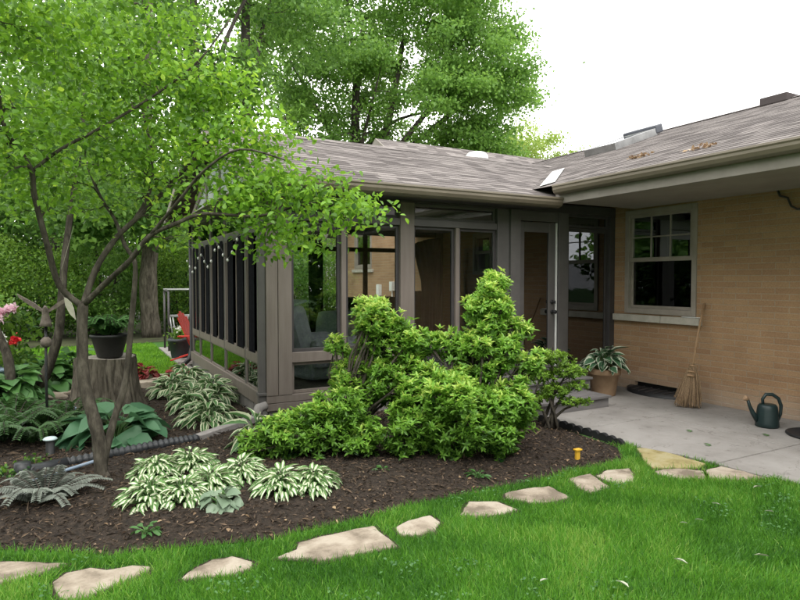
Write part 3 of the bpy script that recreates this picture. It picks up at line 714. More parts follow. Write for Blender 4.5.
# roof vent dome
rv = thing('roof_vent', 'pale round metal vent cap standing by the sunroom ridge', 'vent', (6.35, 8.9, 3.45))
MB().lathe([(.15, 0), (.15, .10), (.20, .10), (.21, .16), (.20, .22), (.15, .27), (.06, .29), (.01, .292)], (6.35, 8.85, 3.50), 24).build('cap', M['flash'], rv)
MB().box(6.1, 6.6, 8.65, 9.1, 3.44, 3.5).build('base', M['metal'], rv)
# downspouts belonging to the sunroom
ds = MB(); ds.bar((1.66, 6.03, 2.36), (1.66, 6.03, .20), .075, .055, up=(0, 1, 0)); ds.bar((1.66, 6.03, .23), (1.58, 5.97, .10), .075, .055)
ds.build('downspout', M['trimgreyshaded'], sun_, bevel=.006)
for z in (.32, 1.9): part('downspout_strap', 'trimgreyshaded', (1.615, 1.702, 5.985, 6.075, z, z + .03))
d2 = MB(); d2.tube([(1.74, 10.66, 2.4), (1.74, 10.66, .35), (1.68, 10.58, .16), (1.55, 10.42, .09)], .038, 10); d2.build('downspout', M['black'], sun_)
ex = MB(); ex.bar((1.60, 5.985, .11), (.95, 5.58, .075), .095, .065); ex.tube([(1.70, 6.02, .22), (1.62, 6.0, .20), (1.58, 5.97, .12)], .05, 10)
ex.build('downspout_extension', M['skirt'], sun_, bevel=.008)
# steps
st = thing('entry_steps', 'two grey wooden steps leading from the patio up to the sunroom door', 'steps', (5.0, 5.4, 0))
def steps_part(x0, x1, y0, z0, z1):
    m = MB(); m.box(x0 + .02, x1 - .02, y0 + .025, 5.96, z0, z1 - .028); m.build('riser', M['deck'], st, bevel=.003)
    t = MB(); y = y0
    while y < 5.95: t.box(x0, x1, y, min(y + .135, 5.962), z1 - .0275, z1); y += .14
    t.build('tread', M['deck'], st, bevel=.003)
steps_part(3.98, 5.48, 4.94, 0.0, .155); steps_part(3.99, 5.62, 5.36, .156, .30)
#@@PART2
# ------------------------------------------------------------------ small hard objects
ORD = ['long irregular sandstone slab cut off at the far end of the path by the fence side', '', '']
SL = ['tan flagstone at the start of the stepping path, running out of the picture edge', 'long jagged pale flagstone, second of the stepping path beside the bed',
      'pointed diamond shaped flagstone, third along the path, nearest the camera side grass', 'largest pale flagstone with broad angular outline in front of the mulch bed',
      'small rounded five sided flagstone right after the largest slab', 'wedge shaped flagstone in the middle of the path, left of a wider oval one',
      'wide oval pale flagstone below the bed edge opposite the small yellow stake', 'small four sided pinkish flagstone set aslant near the bed corner',
      'flat pinkish flagstone touching the bed corner by the black edging', 'yellowish lichen covered flagstone against the concrete patio edge',
      'narrow grey pink flagstone lying below the yellowish slab', 'long tapering pink flagstone running along the concrete to a point']
for i, s in enumerate(STONES):
    c = np.mean(np.array(s), 0); poly = []
    for k in range(len(s)):                                    # broken, slightly ragged edge
        a = np.array(s[k]); b = np.array(s[(k + 1) % len(s)]); poly.append(tuple(a)); L_ = np.linalg.norm(b - a)
        nn = max(1, int(L_ / .05))
        for j in range(1, nn):
            t = j / nn; pnt = a + (b - a) * t + RNG.normal(size=2) * .006; poly.append(tuple(pnt))
    m = MB(); m.prism(poly, -.03, .017)
    o = m.build('flagstone', M['stoneyel'] if i == 9 else M['stone'], None, bevel=.007); tag(o, SL[i], 'flagstone', 'flagstones of the stepping path')
    o.data.transform(Matrix.Translation((-c[0], -c[1], 0))); o.location = (c[0], c[1], 0)
    o.rotation_euler = (random.uniform(-.012, .012), random.uniform(-.012, .012), 0)
for i, (x, y, r) in enumerate([(.83, 8.98, .2), (1.1, 9.06, .19), (.97, 9.5, .16), (-.08, 8.67, .2), (-.3, 8.4, .19)]):
    poly = [(r * (1 + .25 * math.sin(3 * a + i)) * math.cos(a) * 1.15, r * (1 + .2 * math.cos(2 * a + 2 * i)) * math.sin(a) * .8) for a in [k * .7 for k in range(9)]]
    o = MB().prism(poly, 0, .10).build('garden_stone', M['stone'], None, bevel=.012); o.location = (x, y, 0)
    tag(o, ['pale flat stone at the far lawn edge beside the tree stump', 'pale stone between the stump and the sunroom wall by the red foliage', 'pale stone behind the first red leaved plant at the lawn edge',
            'flat pale stone lying in the mulch left of the stump', 'flat stone in the mulch near the black hook pole'][i], 'stone', 'stones at the far edge of the bed')

rim = MB()
for s in STONES:
    c = np.mean(np.array(s), 0); ring = [(p[0] + (p[0] - c[0]) / max(.05, math.hypot(p[0] - c[0], p[1] - c[1])) * random.uniform(.015, .045), p[1] + (p[1] - c[1]) / max(.05, math.hypot(p[0] - c[0], p[1] - c[1])) * random.uniform(.015, .045)) for p in s]
    rim.add([(x, y, .0045) for x, y in ring], [tuple(range(len(ring)))])
rim.build('bare_soil', M['soil'], kind='structure')
# scalloped bed edging
em = MB(); N_ = 11
for i in range(N_):
    yc = 4.83 - i * .105; xc = 4.335 - .004 * (i % 3) - max(0, i - 8) * .02; vs = []; n = 12
    for k in range(n + 1):
        a = math.pi * k / n; vs += [(xc - .02, yc + .058 * math.cos(a), .02 + .052 * math.sin(a)), (xc + .02, yc + .058 * math.cos(a), .02 + .052 * math.sin(a))]
    vs += [(xc - .02, yc - .058, -.05), (xc + .02, yc - .058, -.05), (xc - .02, yc + .058, -.05), (xc + .02, yc + .058, -.05)]
    q = 2 * (n + 1); fs = [(2 * k, 2 * k + 1, 2 * k + 3, 2 * k + 2) for k in range(n)]
    fs += [tuple([2 * k for k in range(n + 1)] + [q, q + 2]), tuple([2 * k + 1 for k in range(n, -1, -1)] + [q + 3, q + 1])]
    em.add(vs, fs)
o = em.build('bed_edging', M['black']); tag(o, 'black scalloped plastic edging along the mulch bed beside the patio', 'edging')

# terracotta pot with hosta
def pot(name, label, c, prof, mat, soil_r, soil_z, cat='pot', n=32):
    t = thing(name, label, cat, c); MB().lathe(prof, c, n).build('vessel', mat, t)
    MB().lathe([(soil_r, -.01), (soil_r, 0), (0.001, .006)], (c[0], c[1], c[2] + soil_z), n).build('soil', M['soil'], t); return t
PC = (5.98, 5.52, .022)
pot('terracotta_pot', 'worn terracotta pot holding a striped hosta beside the steps', PC, [(.14, 0), (.145, .01), (.185, .27), (.205, .27), (.21, .285), (.208, .335), (.2, .345), (.185, .345), (.18, .29)], M['terra'], .18, .30)
# broom
br = thing('broom', 'old straw broom leaning bristles down against the brick wall', 'broom', (6.24, 4.49, .02))
a = Vector((6.34, 4.52, .47)); b = Vector((6.655, 4.60, 1.22)); dv = (b - a).normalized()
MB().tube([a - dv * .06, a + (b - a) * .5 + Vector((0, .008, 0)), b], [.014, .0125, .012], 10).build('handle', M['wood'], br)
hm = MB(); base = Vector((6.215, 4.475, .022)); side = Vector((.48, -.86, 0)); fwd = Vector((.86, .48, 0))
V = []
for k in range(150):
    s = random.uniform(-1, 1); q = random.uniform(-1, 1)
    p0 = a + dv * random.uniform(-.02, .05) + side * s * .03 + fwd * q * .02
    p2 = base + side * s * random.uniform(.06, .17) + fwd * q * .045 + Vector((0, 0, random.choice((0, 0, 0, .03, .07)) + random.uniform(0, .05))); p1 = p0 * .5 + p2 * .5 + side * s * .012
    hm.tube([p0, p1, p2], [.006, .007, .004], 4, cap=False)
hm.build('bristles', M['straw'], br)
bn = MB()
for z in (.015, -.06, -.11): bn.tube([a + dv * z, a + dv * (z + .014)], [.036 - z * .12, .037 - z * .12], 14)
bn.build('binding', M['wood'], br)
# watering can
wc = thing('watering_can', 'dark green plastic watering can with long spout on the patio by the wall', 'watering can', (6.12, 3.52, .022))
C0 = Vector((6.12, 3.52, .022)); sp = Vector((-.80, .60, 0))
MB().lathe([(.115, 0), (.125, .012), (.122, .05), (.108, .20), (.10, .24), (.085, .262), (.07, .265)], C0, 28, 1, 1).build('body', M['can'], wc)
MB().tube([C0 + sp * .10 + Vector((0, 0, .07)), C0 + sp * .155 + Vector((0, 0, .15)), C0 + sp * .195 + Vector((0, 0, .24)), C0 + sp * .215 + Vector((0, 0, .31))], [.036, .026, .019, .016], 14).build('spout', M['can'], wc)
e = C0 + sp * .215 + Vector((0, 0, .31)); dd = (sp * .9 + Vector((0, 0, .45))).normalized()
MB().tube([e - dd * .005, e + dd * .022, e + dd * .04, e + dd * .044], [.016, .028, .032, .024], 16).build('rose', M['terra'], wc)
hp = [C0 + sp * (-.03 + .13 * math.cos(t) * -1) * 1 + Vector((0, 0, .215 + .155 * math.sin(t))) for t in np.linspace(-.9, 2.7, 14)]
hp = [C0 + sp * .05 + Vector((0, 0, .25)), C0 + sp * .055 + Vector((0, 0, .32)), C0 + sp * .02 + Vector((0, 0, .375)), C0 - sp * .05 + Vector((0, 0, .375)), C0 - sp * .115 + Vector((0, 0, .33)), C0 - sp * .145 + Vector((0, 0, .25)), C0 - sp * .14 + Vector((0, 0, .15)), C0 - sp * .11 + Vector((0, 0, .06))]
MB().tube(hp, [.018, .018, .02, .021, .02, .019, .017, .015], 10).build('handle', M['can'], wc)
wc.scale = (.87, .87, .87)
# round black mat
m_ = MB(); m_.lathe([(.26, 0), (.27, .008), (.268, .022), (.25, .026), (.24, .02), (.02, .022)], (6.16, 3.06, .022), 40); o = m_.build('round_mat', M['black']); tag(o, 'round black rubber mat lying on the concrete beside the watering can', 'mat')
# window well
ww = thing('window_well', 'dark half round window well cover at the foot of the brick wall', 'window well', (6.5, 5.2, .02))
wm = MB(); n = 20; vs = []; 
for k in range(n + 1):
    a_ = math.pi * k / n; x = 6.672 - .30 * math.sin(a_); y = 5.22 + .46 * math.cos(a_); vs += [(x, y, .0), (x, y, .075 - .02 * math.sin(a_))]
wm.add(vs, [(2 * k, 2 * k + 2, 2 * k + 3, 2 * k + 1) for k in range(n)] + [tuple(2 * k + 1 for k in range(n + 1))], True); wm.build('rim', M['black'], ww)
rm = MB()
for k in range(1, 8): y = 5.22 - .46 + k * .115; x = .30 * math.sqrt(max(0, 1 - ((y - 5.22) / .46) ** 2)); rm.bar((6.668, y, .082), (6.672 - x + .02, y, .066), .012, .01)
rm.build('grille_bar', M['trimdark'], ww)
# white bottle on the step
bo = thing('spray_bottle', 'small white bottle standing on the top step by the door', 'bottle', (5.42, 5.68, .30))
MB().lathe([(.024, 0), (.026, .01), (.026, .07), (.012, .095), (.012, .105)], (5.42, 5.68, .30), 14).build('bottle_body', M['white'], bo)
MB().lathe([(.014, .105), (.014, .13), (.008, .15)], (5.42, 5.68, .30), 10).build('cap', M['white'], bo)
# papers on the sill
o = MB().obox((6.645, 4.76, 1.043), (.06, .22, .006), Matrix.Rotation(.25, 3, 'Z')).build('folded_paper', M['white']); tag(o, 'folded white paper left on the stone window sill', 'paper')
o.data.transform(Matrix.Translation((-6.645, -4.76, -1.04))); o.location = (6.645, 4.76, 1.04)
# yellow marker
mk = thing('marker_stake', 'short yellow plastic stake with flat cap in the mulch', 'stake', (3.62, 3.61, .03))
MB().box(3.60, 3.64, 3.60, 3.625, 0, .095).build('post', M['yellow'], mk, bevel=.004); MB().box(3.59, 3.655, 3.59, 3.635, .0955, .11).build('cap', M['yellow'], mk, bevel=.004)
# fallen leaves on the lawn
for i, (x, y) in enumerate([(3.27, 2.3), (3.18, 2.28), (3.61, 2.42), (4.2, 2.45), (3.81, 2.14), (2.71, 2.02), (3.17, 1.8), (2.27, 1.93), (1.94, 2.17), (.75, 3.45), (3.42, 3.52), (1.62, 3.36)]):
    P = np.array([[0, 0, 0.]]); a_ = random.uniform(0, 6.28)
    v, f, a = leaves(P, np.array([[math.cos(a_), math.sin(a_), .15]]), np.array([[.2, .3, .9]]), random.uniform(.045, .08), .028, [random.random()], T_LEAF)
    o = npmesh('fallen_leaf', v, f, a, M['fallen'] if i < 9 else M['straw']); o.location = (x, y, .055 if y < 3.2 else .06)
    tag(o, 'pale curled fallen leaf lying on the lawn grass' if i < 9 else 'dry brown fallen leaf at the mulch bed edge', 'leaf', 'pale fallen leaves on the lawn' if i < 9 else 'dry leaves at the bed edge')
for i, (x, y) in enumerate([(5.25, 3.75), (4.95, 3.35), (5.75, 3.3)]):
    v, f, a = leaves(np.array([[0, 0, 0.], [.03, .02, 0], [-.02, .03, 0]]), np.array([[1, .3, .1], [-.4, 1, .1], [.2, -1, .15]]), np.tile([.1, .1, 1.], (3, 1)), .05, .026, [.3, .6, .9], T_LEAF)
    o = npmesh('leaf_scrap', v, f, a, M['hostagreen']); o.location = (x, y, .026); tag(o, 'small green leaf scrap on the concrete patio', 'leaf', 'green leaf scraps on the patio')
for (x, y), l in zip([(5.75, 4.05), (6.2, 5.2)], ['tan clump of dry leaves lying on the roof edge just above the gutter', 'thin patch of dry leaves farther up the house roof']):
    n = 40; P = np.stack([RNG.normal(0, .03, n), RNG.normal(0, .09, n), RNG.uniform(.015, .04, n)], 1); P[:, 2] += P[:, 0] * mW
    v, f, a = leaves(P, RNG.normal(size=(n, 3)) * [1, 1, .4], rdir(n, 1), .05, .03, RNG.uniform(0, 1, n), T_LEAF)
    o = npmesh('dry_leaf_pile', v, f, a, M['dryleaf']); o.location = (x, y, 2.665 + (x - EX + .05) * mW); tag(o, l, 'dry leaves', kind='stuff')
# corrugated pipe, blue tube, path light, drain box
cp = [Vector(p) for p in [(.95, 5.58, .07), (.72, 5.5, .085), (.46, 5.43, .085), (.14, 5.37, .075), (-.08, 5.32, .07)]]
full = []
for i in range(len(cp) - 1):
    n = max(2, int((cp[i + 1] - cp[i]).length / .011))
    full += [cp[i].lerp(cp[i + 1], k / n) for k in range(n)]
dp = thing('drain_pipe', 'black corrugated drain pipe running through the mulch behind the tree', 'pipe', (.4, 5.4, .05))
MB().tube(full, [.047 if (i // 2) % 2 else .036 for i in range(len(full))], 14).build('corrugated_hose', M['pipe'], dp)
MB().tube([(-.08, 5.32, .07), (-.30, 5.26, .065), (-.36, 5.235, .06)], [.046, .046, .044], 14).tube([(-.36, 5.235, .06), (-.365, 5.235, .03), (-.365, 5.235, .14)], [.06, .062, .055], 14).build('fitting', M['pipe'], dp)
o = MB().tube([(-.28, 4.93, .08), (-.08, 5.07, .085), (.14, 5.22, .09), (.2, 5.26, .07)], .013, 8).build('garden_hose', M['bluegrey']); tag(o, 'short blue grey tube lying on the mulch beside the silver fern', 'hose')
pl = thing('path_light', 'short black garden light with pale blue cap in the mulch', 'garden light', (-.2, 5.68, .05))
MB().lathe([(.045, 0), (.045, .02), (.032, .03), (.034, .14), (.03, .145)], (-.2, 5.68, .04), 18).build('body', M['black'], pl)
MB().lathe([(.052, 0), (.055, .008), (.04, .02), (.005, .026)], (-.2, 5.68, .186), 18).build('cap', pmat('pale_blue_cap', (.4, .5, .52), (.5, .6, .62), 5, .4, 0), pl)
bx_ = thing('drain_box', 'small black drain box with grey pipe stub beside the tree stump', 'drain', (-.1, 7.3, .05))
MB().box(-.17, -.03, 7.2, 7.34, .04, .16).build('box', M['black'], bx_, bevel=.01); MB().tube([(-.03, 7.27, .11), (.2, 7.33, .12)], .035, 12).build('pipe_stub', M['bluegrey'], bx_)
# hook pole with bird ornament
bi = thing('bird_ornament', 'weathered wooden bird with raised wings on a thin black pole in the bed', 'garden ornament', (-.25, 6.6, .03))
MB().tube([(-.25, 6.6, 0), (-.255, 6.6, .5), (-.25, 6.6, 1.10)], .0125, 8).build('pole', M['black'], bi)
MB().tube([(-.25, 6.6, .86), (-.25, 6.6, .88), (-.25, 6.6, .93), (-.25, 6.6, .96)], [.02, .045, .048, .02], 10).build('collar', M['rust'], bi)
bb = MB(); bb.tube([(-.25, 6.6, 1.06), (-.25, 6.6, 1.10), (-.25, 6.6, 1.17), (-.25, 6.59, 1.22), (-.25, 6.56, 1.25)], [.055, .045, .030, .028, .012], 12); bb.build('bird_body', M['rust'], bi)
for s in (-1, 1):
    c = Vector((-.25, 6.6, 1.20)); rv_ = Vector((.88, -.476, 0)) * s
    wv = [c, c + rv_ * .12 + Vector((0, 0, .09)), c + rv_ * .27 + Vector((0, 0, .17)), c + rv_ * .25 + Vector((0, 0, .13)), c + rv_ * .12 + Vector((0, 0, .04)), c + Vector((0, 0, -.02))]
    off = Vector((.476, .88, 0)) * .012; m = MB(); m.add([p for p in wv] + [p + off for p in wv], [(0, 1, 2, 3, 4, 5), (11, 10, 9, 8, 7, 6)] + [(i, 6 + i, 6 + (i + 1) % 6, (i + 1) % 6) for i in range(6)]); m.build('wing', M['rust'], bi)
pw = [(0, 0), (.05, -.02), (.085, -.10), (.10, -.20), (.05, -.15), (.01, -.07)]
c = Vector((-.09, 6.25, 1.34)); rr = Vector((.88, -.476, 0)); off = Vector((.476, .88, 0)) * .01
m = MB(); q = [c + rr * x + Vector((0, 0, z)) for x, z in pw]; m.add(q + [p + off for p in q], [(0, 1, 2, 3, 4, 5), (11, 10, 9, 8, 7, 6)] + [(i, 6 + i, 6 + (i + 1) % 6, (i + 1) % 6) for i in range(6)])
m.tube([c + Vector((0, 0, -.005)), (-.1, 6.1, 1.6), (0.0, 5.7, 1.95)], .002, 4); o = m.build('hanging_ornament', M['pale']); tag(o, 'pale leaf shaped wooden ornament hanging from the tree', 'garden ornament')
# stump
SCn = Vector((.29, 7.5, 0)); vs = []; fs = []; n = 180; rows = 15
for j in range(rows + 1):
    z = -.05 + .69 * j / rows; r0 = .285 + .13 * math.exp(-max(z, 0) * 4.2)
    for k in range(n):
        a = 2 * math.pi * k / n; wob = a * 15 + .7 * math.sin(z * 9 + k * .3) + 1.2 * math.sin(a * 3)
        rid = abs(math.sin(wob)) ** .6 * .036 + .006 * math.sin(a * 47 + z * 25)
        fl = 1 + (.10 * math.exp(-max(z, 0) * 4)) * math.sin(a * 5 + 1)
        r = r0 * fl + rid - .012; vs.append((SCn.x + r * math.cos(a), SCn.y + r * math.sin(a), z + (.012 * math.sin(a * 2) if j == rows else 0)))
for j in range(rows):
    for k in range(n): a = j * n + k; b = j * n + (k + 1) % n; fs.append((a, b, b + n, a + n))
sm_ = thing('tree_stump', 'broad tree stump with deeply furrowed bark carrying a planter', 'stump', (SCn.x, SCn.y, 0))
MB().add(vs, fs, True).build('bark', M['stumpbark'], sm_)
tv = [vs[rows * n + k] for k in range(n)]; MB().add([(SCn.x + (p[0] - SCn.x) * .985, SCn.y + (p[1] - SCn.y) * .985, p[2] - .003) for p in tv], [tuple(range(n))]).build('cut_top', M['stumptop'], sm_)
pc = (.33, 7.42, .642)
pot('stump_planter', 'dark oval planter of feathery green leaves on the tree stump', pc, [(.12, 0), (.13, .01), (.185, .22), (.20, .225), (.203, .25), (.19, .255), (.18, .22)], M['black'], .178, .22, 'planter')
# red adirondack chair
def adirondack(label, loc, rz):
    t = thing('adirondack_chair', label, 'chair', loc, 'red chairs on the rear patio', rz)
    L0 = {}
    def P(name, m): 
        me = m.build(name, M['red'], None, bevel=.004); me.parent = t; return me
    for s in (-1, 1):
        m = MB(); m.box(.30, .40, s * .30 - .015, s * .30 + .015, 0, .56); P('front_leg', m)
        m = MB(); m.bar((.36, s * .262, .36), (-.52, s * .262, .06), .03, .12, up=(0, 1, 0)); P('rear_leg', m)
        m = MB(); m.box(-.36, .48, s * .31 - .065, s * .31 + .065, .561, .583); P('arm', m)
    for i in range(5):
        y = (i - 2) * .105; h = .86 - .045 * abs(i - 2) ** 1.5
        m = MB(); b0 = Vector((-.12, y * .85, .28)); b1 = b0 + Vector((-.36 * h, y * .25, .93 * h)); m.bar(b0, b1, .02, .095, up=(0, 1, 0)); P('back_slat', m)
    for i in range(5):
        x = .36 - i * .115; m = MB(); m.box(x - .05, x + .05, -.30, .30, .40 - (i * .03), .42 - (i * .03)); P('seat_slat', m)
    m = MB(); m.box(-.33, -.29, -.33, .33, .53, .56); P('back_rail', m)
    return t
ch = adirondack('red wooden style lounge chair on the rear patio beside the sunroom corner', (1.92, 11.15, .06), R(-8))
ch.scale = (.86, .86, .82); ch.location = (1.95, 11.0, .06); ch.rotation_euler.z = R(-27)
def dup(o, parent=None):
    c = o.copy(); COL.objects.link(c); c.parent = parent
    for k in list(o.children): dup(k, c)
    return c
c2 = dup(ch); c2.location = (2.35, 12.1, .06); c2.rotation_euler.z = R(-40); c2['label'] = 'second red lounge chair standing behind the nearer red one'
pc2 = (1.70, 11.75, .06)
pot('patio_planter', 'large slate blue planter with white flowers beside the red chair', pc2, [(.14, 0), (.15, .01), (.195, .30), (.21, .30), (.215, .35), (.20, .355), (.19, .31)], M['navy'], .19, .31, 'planter')
gl = thing('patio_swing', 'grey metal tube glider swing frame on the rear patio edge', 'swing', (1.75, 13.4, .06))
m = MB()
for y in (12.9, 13.55):
    for x in (1.66, 3.3): MB().tube([(x, y, .06), (x, y, 1.27)], .022, 8).build('post', M['trimdark'], gl)
for x in (1.66, 3.3): MB().tube([(x, 12.9, 1.27), (x, 13.55, 1.27)], .02, 8).build('crossbar', M['trimdark'], gl)
MB().tube([(1.64, 12.9, 1.30), (3.32, 12.9, 1.30)], .022, 8).tube([(1.64, 13.55, 1.30), (3.32, 13.55, 1.30)], .022, 8).build('top_rail', M['metal'], gl)
m = MB()
for y in (13.0, 13.45): m.tube([(1.72, y, .75), (3.2, y, .75)], .016, 6); m.tube([(1.75, y, .75), (1.80, y, .35), (1.95, y, .12)], .016, 6); m.tube([(2.05, y, .75), (2.0, y, .35), (1.9, y, .15)], .016, 6)
m.build('arm_rail', M['metal'], gl)
m = MB()
for k in range(7): m.box(1.9, 3.1, 12.98 + k * .07, 13.03 + k * .07, .42, .44)
m.build('seat', M['metal'], gl)
# string of small lights along the sunroom wall
sw = thing('string_lights', 'thin string of small clear lights hung along the sunroom side', 'lights', (1.66, 10.2, 2.2))
P_ = [Vector((1.66, 6.9 + 3.7 * t, 2.02 - .22 * math.sin(t * math.pi * 3) ** 2 - (.18 * t))) for t in np.linspace(0, 1, 60)]
MB().tube(P_, .004, 5).build('wire', M['black'], sw)
m = MB()
for i in range(2, 60, 4): m.lathe([(.004, 0), (.014, -.012), (.016, -.03), (.008, -.045)], P_[i], 8)
m.build('bulbs', M['white'], sw)
# sunroom furniture
rc = thing('recliner', 'charcoal padded recliner with grey throw over its back inside the sunroom', 'recliner', (2.55, 7.15, .26))
def rpart(name, mat, c, size, rot, bev=.06): 
    m = MB(); m.obox(c, size, rot); return m.build(name, M[mat], rc, bevel=bev)
I3 = Matrix.Identity(3); rotb = Matrix.Rotation(R(-16), 3, 'Y'); zr3 = Matrix.Rotation(R(12), 3, 'Z')
rpart('backrest', 'greycloth', (2.36, 7.15, .80), (.24, .66, .82), zr3 @ rotb, .09)
rpart('seat', 'greycloth', (2.82, 7.22, .58), (.66, .62, .20), zr3, .07); rpart('base', 'greycloth', (2.74, 7.2, .42), (.76, .78, .26), zr3, .05)
for s in (-1, 1): rpart('arm', 'greycloth', (2.76 - .08 * s, 7.2 + s * .39, .62), (.78, .17, .36), zr3, .07)
m = MB(); m.obox((2.21, 7.12, 1.04), (.03, .60, .30), zr3 @ rotb).obox((2.27, 7.13, 1.215), (.26, .60, .03), zr3 @ rotb); m.build('throw', M['tealcloth'], rc, bevel=.012)
tb = thing('sunroom_table', 'round table with long grey green cloth inside the sunroom', 'table', (3.75, 8.8, .26))
pf = []
vs = []; n = 48
for (r, z) in ((.36, 1.0), (.40, .985), (.42, .85), (.45, .5), (.47, .28)):
    for k in range(n): a = 2 * math.pi * k / n; rr_ = r * (1 + (.05 * math.sin(a * 9) if z < .9 else 0)); vs.append((3.75 + rr_ * math.cos(a), 8.8 + rr_ * math.sin(a), z))
fs = [tuple(range(n - 1, -1, -1))] + [(j * n + k, j * n + (k + 1) % n, (j + 1) * n + (k + 1) % n, (j + 1) * n + k) for j in range(4) for k in range(n)]
MB().add(vs, fs, True).build('tablecloth', M['tealcloth'], tb)
MB().lathe([(.38, .96), (.38, .98)], (3.75, 8.8, 0), 32).lathe([(.25, .26), (.05, .32), (.05, .96)], (3.75, 8.8, 0), 16).build('table_frame', M['interior'], tb)
# dark drape hanging inside the front glass
vs = []; fs = []; rows = 16; n = 40
for j in range(rows + 1):
    t = j / rows; z = 2.02 - t * 1.7
    xl = 3.58 + .02 * t + (.16 * min(1, t / .33)) - .05 * max(0, (t - .33)) ; xr = 4.02
    for k in range(n + 1):
        u = k / n; vs.append((xl + (xr - xl) * u, 6.34 + .03 * math.sin(u * 34 + t * 1.5) + .015 * math.sin(u * 13), z - (.10 * (1 - u) ** 2 * (1 if j == 0 else 0))))
for j in range(rows):
    for k in range(n): a = j * (n + 1) + k; fs.append((a, a + 1, a + n + 2, a + n + 1))
o = MB().add(vs, fs, True).build('drape', M['shade']); tag(o, 'dark drape hanging behind the middle front glass of the sunroom', 'drape')
rcx = thing('round_back_chair', 'dark chair with curved back behind the sunroom front glass', 'chair', (3.4, 6.75, .26)); pass
vs = []; fs = []
for j in range(9):
    z = .72 + .105 * j
    for k in range(13):
        a = math.pi * (.15 + .7 * k / 12); w_ = math.sqrt(max(0.02, 1 - (j / 8.6) ** 2.2)); vs.append((3.45 - .36 * math.cos(a) * w_, 6.62 + .36 * (1 - math.sin(a)) , z))
for j in range(8):
    for k in range(12): a = j * 13 + k; fs.append((a, a + 1, a + 14, a + 13))
bk_ = MB().add(vs, fs, True).build('backrest', M['shade'], rcx); so_ = bk_.modifiers.new('s', 'SOLIDIFY'); so_.thickness = .05
MB().lathe([(.1, .60), (.33, .60), (.35, .66), (.33, .72), (.05, .74)], (3.45, 6.95, 0), 24).build('seat', M['shade'], rcx)
for k in range(4): a = R(45 + 90 * k); MB().tube([(3.45 + .2 * math.cos(a), 6.95 + .2 * math.sin(a), .61), (3.45 + .27 * math.cos(a), 6.95 + .27 * math.sin(a), .262)], .018, 8).build('leg', M['shade'], rcx)
rcx.location = (3.80, 6.75, .06)
# neighbouring house far behind the garden
nh = thing('neighbour_house', 'pale sided house glimpsed far behind the garden trees', 'house', (8, 31, 0))
m = MB(); m.box(6.5, 14, 30, 38, 0, 3.0); m.build('wall', M['neigh'], nh)
for x in (7.4, 9.0, 10.8): MB().box(x, x + .9, 29.95, 30.02, .7, 1.9).build('window', M['navy'], nh)
MB().add([(6.2, 29.6, 2.95), (14.3, 29.6, 2.95), (14.3, 34, 5), (6.2, 34, 5), (6.2, 38.4, 2.95), (14.3, 38.4, 2.95)], [(0, 1, 2, 3), (3, 2, 5, 4)]).build('roof', M['shingle'], nh)

# ------------------------------------------------------------------ plants
def hosta(name, label, base, rad, h, n, L, W, tpl, mat, group=None, cat='hosta', bend=0.0):
    b = np.array(base, float); az = RNG.uniform(0, 2 * np.pi, n); u = np.sqrt(RNG.uniform(.02, 1, n)); r = rad * u * .62
    d = np.stack([np.cos(az), np.sin(az), np.zeros(n)], 1)
    P = b + d * r[:, None]; P[:, 2] = b[2] + h * (1.02 - .75 * u ** 1.6) * RNG.uniform(.75, 1.12, n)
    T = d.copy(); T[:, 2] = .75 - 1.15 * u + RNG.normal(0, .15, n)
    N = np.tile([0, 0, 1.], (n, 1)) + RNG.normal(0, .34, (n, 3)) - d * .15; T = T + RNG.normal(0, .2, (n, 3))
    V, F, A = leaves(P, T, N, L * RNG.uniform(.55, 1.18, n), W * RNG.uniform(.7, 1.15, n), np.clip(.25 + .45 * (1 - u) + RNG.uniform(-.2, .35, n), 0, 1), tpl)
    t = thing(name, label, cat, tuple(base), group)
    npmesh('foliage', V, F, A, M[mat], t)
    k = min(n, 60); m = MB()
    for i in range(k): m.tube([b + np.array([d[i, 0] * .02, d[i, 1] * .02, 0]), b + d[i] * r[i] * .5 + np.array([0, 0, (P[i, 2] - b[2]) * .7]), P[i]], [.005, .004, .003], 4, cap=False)
    m.build('stems', M['hostagreen_stem'], t); return t
M['hostagreen_stem'] = pmat('green_stem', (.05, .12, .03), (.09, .18, .05), 10, .6, 0)
CR = [(.41, 4.17, .22), (.6, 4.10, .2), (.8, 4.20, .2), (.50, 4.72, .19), (.76, 4.78, .2), (1.05, 4.36, .2), (1.22, 3.98, .21), (1.44, 3.93, .19)]
CL = ['at the bare mulch end of the front row', 'in the front row just left of the silver leaved plant', 'behind the silver leaved plant', 'in the back row nearest the slim tree trunk', 'in the back row below the grey drain spout', 'between the front row and the green shrubs', 'at the front of the pair below the green shrubs', 'last in the row toward the open mulch by the shrubs']
for (x, y, r), cl in zip(CR, CL):
    for_ = hosta('cream_hosta', 'cream centred hosta ' + cl, (x, y, .05), r + .07, .14, 190, .075, .038, T_HOSTA, 'hostacream', 'cream variegated hostas in the mulch bed')
EL = ['white edged hosta along the sunroom wall opposite the stump', 'white edged hosta midway along the sunroom wall', 'white edged hosta in front of the wall row near the downspout', 'white edged hosta at the far end of the wall row', 'white edged hosta closer to the wall than the others']
for (x, y), l in zip([(1.05, 7.8), (1.12, 6.85), (1.15, 6.15), (1.32, 8.5), (1.42, 7.35)], EL):
    hosta('white_edged_hosta', l, (x, y, .05), .36, .27, 110, .15, .068, T_HOSTA, 'hostaedge', 'white edged hostas along the sunroom wall')
hosta('small_hosta', 'small narrow leaved hosta under the corner downspout', (1.36, 5.12, .05), .24, .26, 32, .2, .075, T_HOSTA, 'hostaedge')
hosta('blue_hosta', 'big blue green hosta with broad leaves in front of the stump', (.30, 5.95, .04), .50, .27, 60, .25, .21, T_HOSTAW, 'hostablue')
